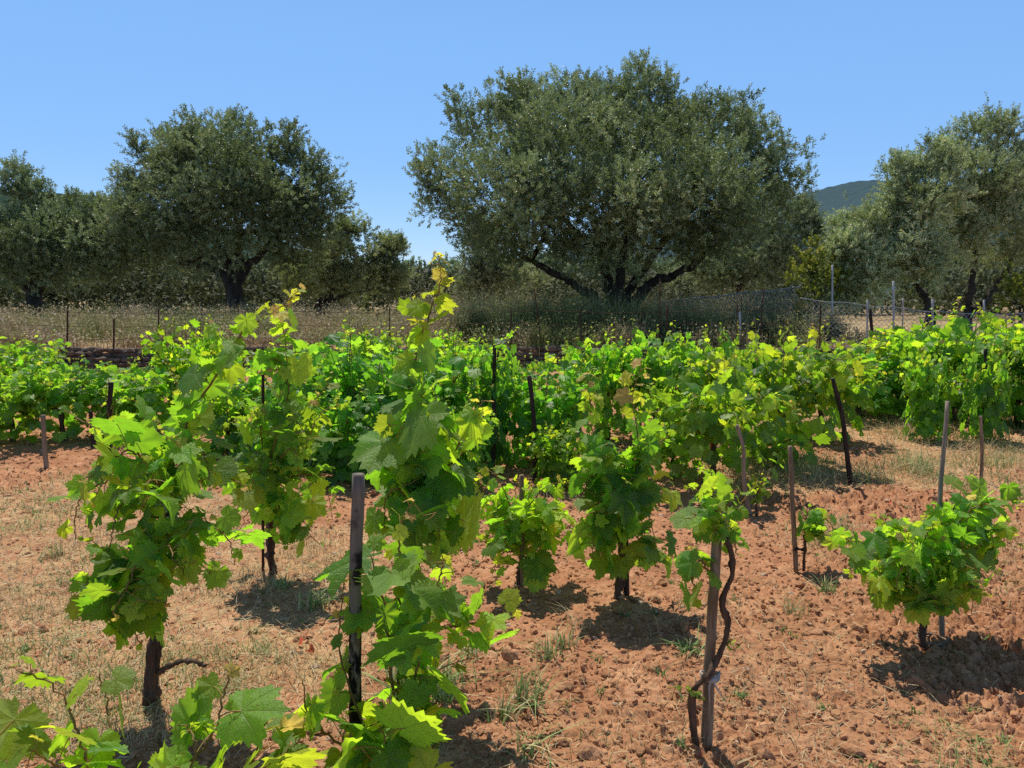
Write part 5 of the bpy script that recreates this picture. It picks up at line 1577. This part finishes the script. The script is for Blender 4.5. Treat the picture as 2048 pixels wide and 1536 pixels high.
# yellow-green shrubs
lm = NT("bright_shrub_leaf")
_a = lm.node("ShaderNodeAttribute", attribute_name="leaf_age").outputs["Fac"]
_c = lm.ramp(_a, [(0, (.11, .16, .03)), (.7, (.34, .38, .05)), (1, (.45, .40, .06))])
_t = lm.node("ShaderNodeBsdfTranslucent"); lm.link(_c, _t.inputs[0])
_m = lm.node("ShaderNodeMixShader"); _m.inputs[0].default_value = .45
lm.link(lm.bsdf(_c, .5, .3), _m.inputs[1]); lm.link(_t.outputs[0], _m.inputs[2])
M['bright'] = lm.done(_m.outputs[0])
olive_tree(base_at(1632, 18.6), [(1618, 518, 18, 16, 0), (1592, 550, 30, 10, 0), (1632, 545, 26, 22, 0), (1668, 560, 16, 40, 0), (1625, 580, 26, 14, 0)], 18.6, 2300, "yellow-green leafy young tree beside the end of the wire mesh", 60,
    forks=[[(1620, 560), (1610, 530)], [(1650, 580), (1660, 560)]], trunk_r=.035, trunk_top=(1632, 610), leaf=.085, lw=.7, mat=M['bright'], name="young_tree", cat="young tree", group="yellow-green broadleaf shrubs among the olives")
olive_tree(base_at(2040, 17.5), [(2035, 560, 26, 22, 0), (2025, 595, 26, 22, 0), (2050, 600, 30, 30, 0)], 17.5, 1800, "bright green bush at the right edge beside the olive trunks", 61,
    forks=[[(2030, 600), (2030, 570)]], trunk_r=.03, trunk_top=(2040, 615), leaf=.075, lw=.6, mat=M['bright'], name="shrub", cat="shrub", group="yellow-green broadleaf shrubs among the olives")

# ------------------------------------------------------------------ WEEDY BANK
def weeds_bank():
    r = np.random.default_rng(91)
    n = 78000
    y = 16.0 + 10.5 * r.uniform(0, 1, n) ** 1.1; x = r.uniform(-19, 12.0, n) * (y / 20)
    pxs = CX + x / y * F_PX
    clump = fbm(x * .9, y * .9, 400, 3); fine = fbm(x * 1.1, y * 1.1, 410, 3)
    dens = smooth(.3, .55, clump) * .85 + .15
    dens = np.where(pxs > 1640, dens * .35 * (y < 19), dens)
    k = r.uniform(0, 1, n) < dens; x, y, pxs, clump, fine = x[k], y[k], pxs[k], clump[k], fine[k]; n = len(x)
    z = gz(x, y)
    front = smooth(17.8, 16.4, y)
    H = (.12 + 1.55 * clump + .25 * smooth(850, 1000, pxs) * smooth(1650, 1500, pxs)) * r.uniform(.55, 1.15, n) * (1 - .55 * front) * np.where(pxs > 1640, .35, 1) * np.where(pxs < 800, .78, 1) * (1.0 + .12 * (y > 19))
    az = r.uniform(0, 2 * pi, n); am = np.abs(r.normal(0, .45, n))
    f = r.uniform(0, 1, n)
    straw = lerp_col((.30, .22, .11), (.66, .53, .32), f); green = lerp_col((.11, .15, .04), (.30, .34, .12), f); pink = lerp_col((.34, .18, .11), (.48, .30, .20), f)
    g = smooth(.40, .50, fine) * .85 + .06 + .25 * (pxs > 900)
    col = np.where((r.uniform(0, 1, n) < g)[:, None], green, straw)
    col = np.where(((front > .4) & (r.uniform(0, 1, n) < .6) & (pxs < 800))[:, None], pink, col)
    bag = Bag()
    blades(bag, np.stack([x, y, z - .02], -1), H, r.uniform(.008, .018, n), np.stack([np.cos(az) * am, np.sin(az) * am], -1), col, r, 3)
    # little leaves and seed heads on the stems
    m = 95000; i = r.integers(0, n, m); tt = r.uniform(.25, 1.0, m)
    pos = np.stack([x[i] + np.cos(az[i]) * am[i] * tt ** 1.7 * H[i], y[i] + np.sin(az[i]) * am[i] * tt ** 1.7 * H[i], z[i] + H[i] * tt * .9], -1) + r.normal(0, .035, (m, 3))
    white = (r.uniform(0, 1, m) < .03) & (tt > .75) & (pxs[i] < 1000)
    c = np.where((r.uniform(0, 1, m) < g[i])[:, None], lerp_col((.17, .19, .06), (.34, .34, .15), r.uniform(0, 1, m)), lerp_col((.26, .20, .12), (.58, .49, .33), r.uniform(0, 1, m)))
    c = np.where(white[:, None], lerp_col((.55, .52, .42), (.75, .73, .62), r.uniform(0, 1, m)), c)
    flat_bits(bag, pos, r.uniform(.03, .075, m), r.uniform(.012, .03, m), c, r, tilt=.7)
    o = bag.build("weeds", [M['grass']])
    set_props(o, "tall dry weeds and wild carrot on the bank in front of the olives", "weeds", kind="stuff")


weeds_bank()


def shrub_mass(name, label, px0, px1, Y, h, n, seed, col0, col1):
    r = np.random.default_rng(seed)
    bag = Bag()
    x0 = at(px0, 640, Y)[0]; x1 = at(px1, 640, Y)[0]
    xc, hw = (x0 + x1) / 2, (x1 - x0) / 2
    base = np.array([xc, Y, float(gz(xc, Y))])
    m = n // 30
    u = r.uniform(-1, 1, m); v = r.uniform(-1, 1, m); k = u * u + v * v < 1; u, v = u[k], v[k]; m = len(u)
    H = h * np.sqrt(np.clip(1.05 - .8 * (u * u + v * v), .1, 1)) * r.uniform(.6, 1.12, m)
    bx = u * hw; by = v * hw * .6
    az = r.uniform(0, 2 * pi, m); am = np.abs(r.normal(0, .35, m))
    blades(bag, np.stack([bx * .5, by * .5, np.zeros(m) - .03], -1), H, np.full(m, .012), np.stack([np.cos(az) * am + bx * .5 / H, np.sin(az) * am + by * .5 / H], -1), lerp_col((.10, .08, .05), (.2, .16, .1), r.uniform(0, 1, m)), r, 4, droop=.3)
    N = n; i = r.integers(0, m, N); t = r.uniform(.1, 1, N) ** .7
    pos = np.stack([bx[i] * (.5 + .5 * t ** 1.7) + np.cos(az[i]) * am[i] * t ** 1.7 * H[i], by[i] * (.5 + .5 * t ** 1.7) + np.sin(az[i]) * am[i] * t ** 1.7 * H[i], H[i] * t * .95], -1) + r.normal(0, .05, (N, 3))
    flat_bits(bag, pos, r.uniform(.03, .06, N), r.uniform(.009, .02, N), lerp_col(col0, col1, r.uniform(0, 1, N)), r, tilt=.8)
    o = bag.build(name, [M['grass']])
    o.location = base
    set_props(o, label, "bush", "wiry bushes along the fence")


SH = [(905, 1010, 17.9, .85, "wiry grey-green bush left of the leaning fence post"), (1010, 1130, 18.2, 1.0, "wiry dark bush behind the leaning fence post"), (1110, 1230, 17.8, 1.0, "wiry dark bush in front of the largest olive's trunk"), (1220, 1320, 18.1, .95, "wiry bush right of the largest olive's trunk"), (1310, 1420, 17.7, .75, "dry wiry bush before the dark end of the wire mesh"), (1410, 1520, 17.9, .72, "pale dry bush behind the zinc post"), (1500, 1610, 17.7, .72, "pale dry bush against the wire mesh"), (1590, 1700, 17.8, .7, "rounded grey bush beside the yellow-green young tree")]
for k, (a_, b_, Y_, h_, l_) in enumerate(SH):
    shrub_mass("wiry_bush", l_, a_, b_, Y_, h_, 11000, 700 + k, (.11, .14, .045), (.32, .35, .15) if k < 4 else (.50, .46, .26))

# ------------------------------------------------------------------ DRY STONE WALL
def stone_wall():
    r = np.random.default_rng(55)
    V0, F0 = ico(1)
    b = Bag()
    x = -15.0
    while x < 14:
        z = 0.0
        for row in range(5):
            s = r.uniform(.09, .14)
            v = V0.copy()
            for _ in range(6):
                dd = norm(r.normal(0, 1, 3)); v = v - np.clip(v @ dd - r.uniform(.5, .8), 0, None)[:, None] * dd
            v = (v + r.normal(0, .06, v.shape)) * np.array([s * 1.5, s, s * .65])
            yy = WALL_Y - .03 - 0.12 * sin(x * .5) * 0 + r.normal(0, .025) + row * .035
            c = [x + (row % 2) * .09 + r.uniform(-.05, .05), yy - .12 * sin(x * .5), float(gz(x, WALL_Y - .6)) + .04 + row * .095]
            b.add(v + c, F0)
        x += r.uniform(.15, .21)
    o = b.build("stone_wall", [M['stone']], smooth_sh=False)
    set_props(o, "low dry stone wall holding the weedy bank behind the vines", "wall")


stone_wall()

# ------------------------------------------------------------------ FENCES
yF = 16.15
def post(top, bot, rad, mat, label, name="fence_post", cap=False):
    a = at(*bot); bt = at(*top)
    a[2] = min(a[2], float(gz(a[0], a[1]))) - .05
    b = Bag()
    V, F = tube(spline([a - a, bt - a], 8), rad, 8, rough=.02, seed=3); b.add(V, F)
    if mat is M['rust']:
        for z in np.linspace(.15, .95, 18):
            q = (bt - a) * z
            V, F = tube(np.array([q, q + [0, 0, .006]]), rad * 1.25, 6); b.add(V, F)
    o = b.build(name, [mat]); o.location = a
    return set_props(o, label, "fence post", "posts along the field fence")


PL = [((135, 621), (134, 712), .02, 'rust', "rusty iron fence post, leftmost against the weedy bank"),
      ((228, 637), (227, 735), .022, 'rust', "stout rusty iron fence post, second from the left"),
      ((317, 618), (317, 700), .017, 'rust', "thin rusty iron fence post, third from the left"),
      ((400, 637), (400, 690), .014, 'rust', "thin iron post half hidden in weeds above the yellow-green vine"),
      ((779, 615), (779, 690), .015, 'rust', "thin iron post in the weeds left of the tallest vine shoot"),
      ((1022, 619), (1022, 705), .018, 'rust', "iron post before the wiry bush left of the largest olive"),
      ((1068, 575), (1086, 710), .014, 'rust', "iron post leaning left before the wiry dark bush"),
      ((1161, 614), (1163, 705), .020, 'dark_wood', "dark post in front of the largest olive's trunk"),
      ((1320, 558), (1319, 705), .012, 'rust', "tall very thin iron rod right of the largest olive's trunk"),
      ((1335, 610), (1334, 710), .019, 'rust', "iron post beside the tall very thin rod"),
      ((1474, 603), (1474, 700), .013, 'rust', "dark iron rod touching the zinc post"),
      ((1480, 624), (1480, 700), .030, 'zinc', "short zinc post rising behind the single upright shoot"),
      ((1528, 575), (1518, 690), .011, 'rust', "thin rod leaning right before the wire mesh"),
      ((1641, 604), (1641, 672), .018, 'rust', "dark iron post below the yellow-green young tree"),
      ((1740, 618), (1752, 700), .040, 'dark_wood', "thick leaning black wooden post at right"),
      ((1665, 530), (1664, 690), .028, 'zinc', "tall galvanized post behind the yellow-green young tree"),
      ((1735, 600), (1734, 690), .022, 'zinc', "galvanized post beside the thick leaning black post"),
      ((1787, 562), (1788, 692), .030, 'zinc', "tall galvanized post right of the thick leaning black post"),
      ((1865, 598), (1866, 690), .026, 'zinc', "galvanized post before the slanting olive trunk at right"),
      ((1968, 600), (1969, 700), .026, 'zinc', "galvanized post at the sagging wire mesh at far right"),
      ((1806, 596), (1806, 650), .030, 'zinc', "farther galvanized post between two olive trunks at right")]
for k, (t_, b_, r_, m_, l_) in enumerate(PL):
    Y_ = yF + (.3 if m_ == 'zinc' else 0) + (7 if k == 20 else 0) + (1.5 if k == 15 else 0)
    post((*t_, Y_), (*b_, Y_), r_ * .8, M[m_], l_)

# wire strands
def wire_fence():
    b = Bag()
    for py_l, py_r in ((626, 622), (652, 648), (678, 672)):
        pts = []
        for px in range(-60, 1660, 60):
            pts.append(at(px, py_l + (py_r - py_l) * px / 1660 + 2.5 * sin(px * .013 + py_l), yF))
        V, F = tube(spline(pts, len(pts) * 3), .0042, 4); b.add(V, F)
    o = b.build("wire_fence", [M['rust']])
    set_props(o, "three slack rusty wire strands strung along the iron posts", "wire")


wire_fence()


def chainlink(name, p0, p1, h0, h1, label, cell=.085, wr=.0035, post_px=(), sag=.03, lean=0):
    """p0,p1 world top corners; h heights"""
    p0 = np.asarray(p0, float); p1 = np.asarray(p1, float)
    L = np.linalg.norm((p1 - p0)[:2]); b = Bag()
    d = (p1 - p0) / L

    def pt(s, t):   # s along 0..L, t 0 top ..1 bottom
        u = s / L; h = h0 * (1 - u) + h1 * u
        q = p0 + d[None] * s[:, None] if np.ndim(s) else p0 + d * s
        q = q.copy(); q[..., 2] += -sag * np.sin(u * 3 * pi) ** 2 - h * t
        q[..., 1] += lean * t + .03 * np.sin(s * 2.3) * t
        return q
    H = (h0 + h1) / 2
    for sgn in (1, -1):
        s0 = -H
        while s0 < L + H:
            n = max(2, int(H / .2)); t = np.linspace(0, 1, n); s = s0 + sgn * t * H if sgn > 0 else s0 + (1 - t) * H
            k = (s >= 0) & (s <= L)
            if k.sum() >= 2:
                V, F = tube(pt(s[k], t[k]), wr, 3, cap=False); b.add(V, F)
            s0 += cell
    s = np.linspace(0, L, 40)
    V, F = tube(pt(s, 0 * s), wr * 1.8, 5); b.add(V, F)
    o = b.build("mesh_panel", [M['zinc']])
    root = empty(name, p0 * [1, 1, 0] + [0, 0, float(gz(p0[0], p0[1]))], label, "fence")
    o.location = -np.array(root.location); o.parent = root
    return root


chainlink("wire_mesh_fence", at(1310, 604, 24), at(1600, 573, 18.3), .9, 1.25, "galvanized wire mesh fence slanting down to the left behind the wiry bushes", cell=.12, wr=.009)
chainlink("wire_mesh_fence", at(1600, 596, 17.4), at(1890, 624, 17.2), 1.0, .8, "fine wire mesh fence in front of the sunlit dry ground at right", cell=.11, wr=.0045)
chainlink("wire_mesh_fence", at(1890, 624, 17.2), at(2120, 628, 16.9), .8, .8, "coarse sagging wire mesh fence at far right behind the tall vines", cell=.13, wr=.006)

# ------------------------------------------------------------------ HILLS
def hill(name, prof, Y, mat, depth, seed, label=None):
    """prof: list of (px, py) skyline at distance Y"""
    pts = np.array([at(px, py, Y) for px, py in prof])
    xs = np.linspace(pts[0, 0], pts[-1, 0], 420); zt = np.interp(xs, pts[:, 0], pts[:, 2])
    ts = np.linspace(0, 1, 140)
    X = np.tile(xs[None], (140, 1)); T = np.tile(ts[:, None], (1, 420))
    Yy = Y - depth * (1 - T)
    ridge = 0.10 * (fbm(X / 60, T * 5, seed, 4) - .5)
    Z = np.clip(zt[None], 0, None) * (T ** .9) * (1 + ridge * 4 * T * (1 - T)) + 3.5 * (fbm(X / 9, Yy / 9, seed + 3, 3) - .5) * T
    nr, nc = X.shape
    i = (np.arange(nr - 1)[:, None] * nc + np.arange(nc - 1)[None]).ravel()
    F = np.stack([i, i + 1, i + nc + 1, i + nc], -1)
    o = mesh_from(name, np.stack([X, Yy, Z], -1).reshape(-1, 3), [F], [mat], [0])
    set_props(o, kind="structure")


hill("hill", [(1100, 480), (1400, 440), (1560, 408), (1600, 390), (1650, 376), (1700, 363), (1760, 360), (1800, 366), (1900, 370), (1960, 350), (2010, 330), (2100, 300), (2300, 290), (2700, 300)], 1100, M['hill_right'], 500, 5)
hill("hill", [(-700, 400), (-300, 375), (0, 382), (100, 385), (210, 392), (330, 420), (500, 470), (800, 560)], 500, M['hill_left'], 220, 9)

# ------------------------------------------------------------------ small things
def red_tag(px, py, Y, s, label):
    c = at(px, py, Y); r = np.random.default_rng(int(px))
    b = Bag()
    V0, F3, F4 = LOW[2]
    b.add(V0 * s * [1, 1, 2.5] @ rand_rot(1, r)[0].T, [F3])
    o = b.build("dead_leaf", [M['red_tag']]); o.location = c
    set_props(o, label, "leaf")


red_tag(1425, 888, ground(1428, 968)[1] - .05, .06, "rust-red leaf on the trunk of the big bush vine")
for (px, py, l) in [(1638, 990, "small red scrap on dry grass left of the dark leaning stake"), (600, 1290, "reddish dry leaf on straw left of the charred stake"), (620, 1300, "second reddish leaf on straw, nearer the charred stake"), (1780, 1010, "reddish dry leaf on grass above the squat vine")]:
    g_ = ground(px, py); red_tag(px, py - 3, g_[1], .03, l)

# ------------------------------------------------------------------ render settings
scene.view_settings.view_transform = 'Standard'
scene.view_settings.look = 'None'
scene.view_settings.exposure = 0
scene.cycles.max_bounces = 6
scene.cycles.diffuse_bounces = 2
scene.cycles.glossy_bounces = 2
scene.cycles.transmission_bounces = 4
scene.cycles.transparent_max_bounces = 4
scene.cycles.use_denoising = False
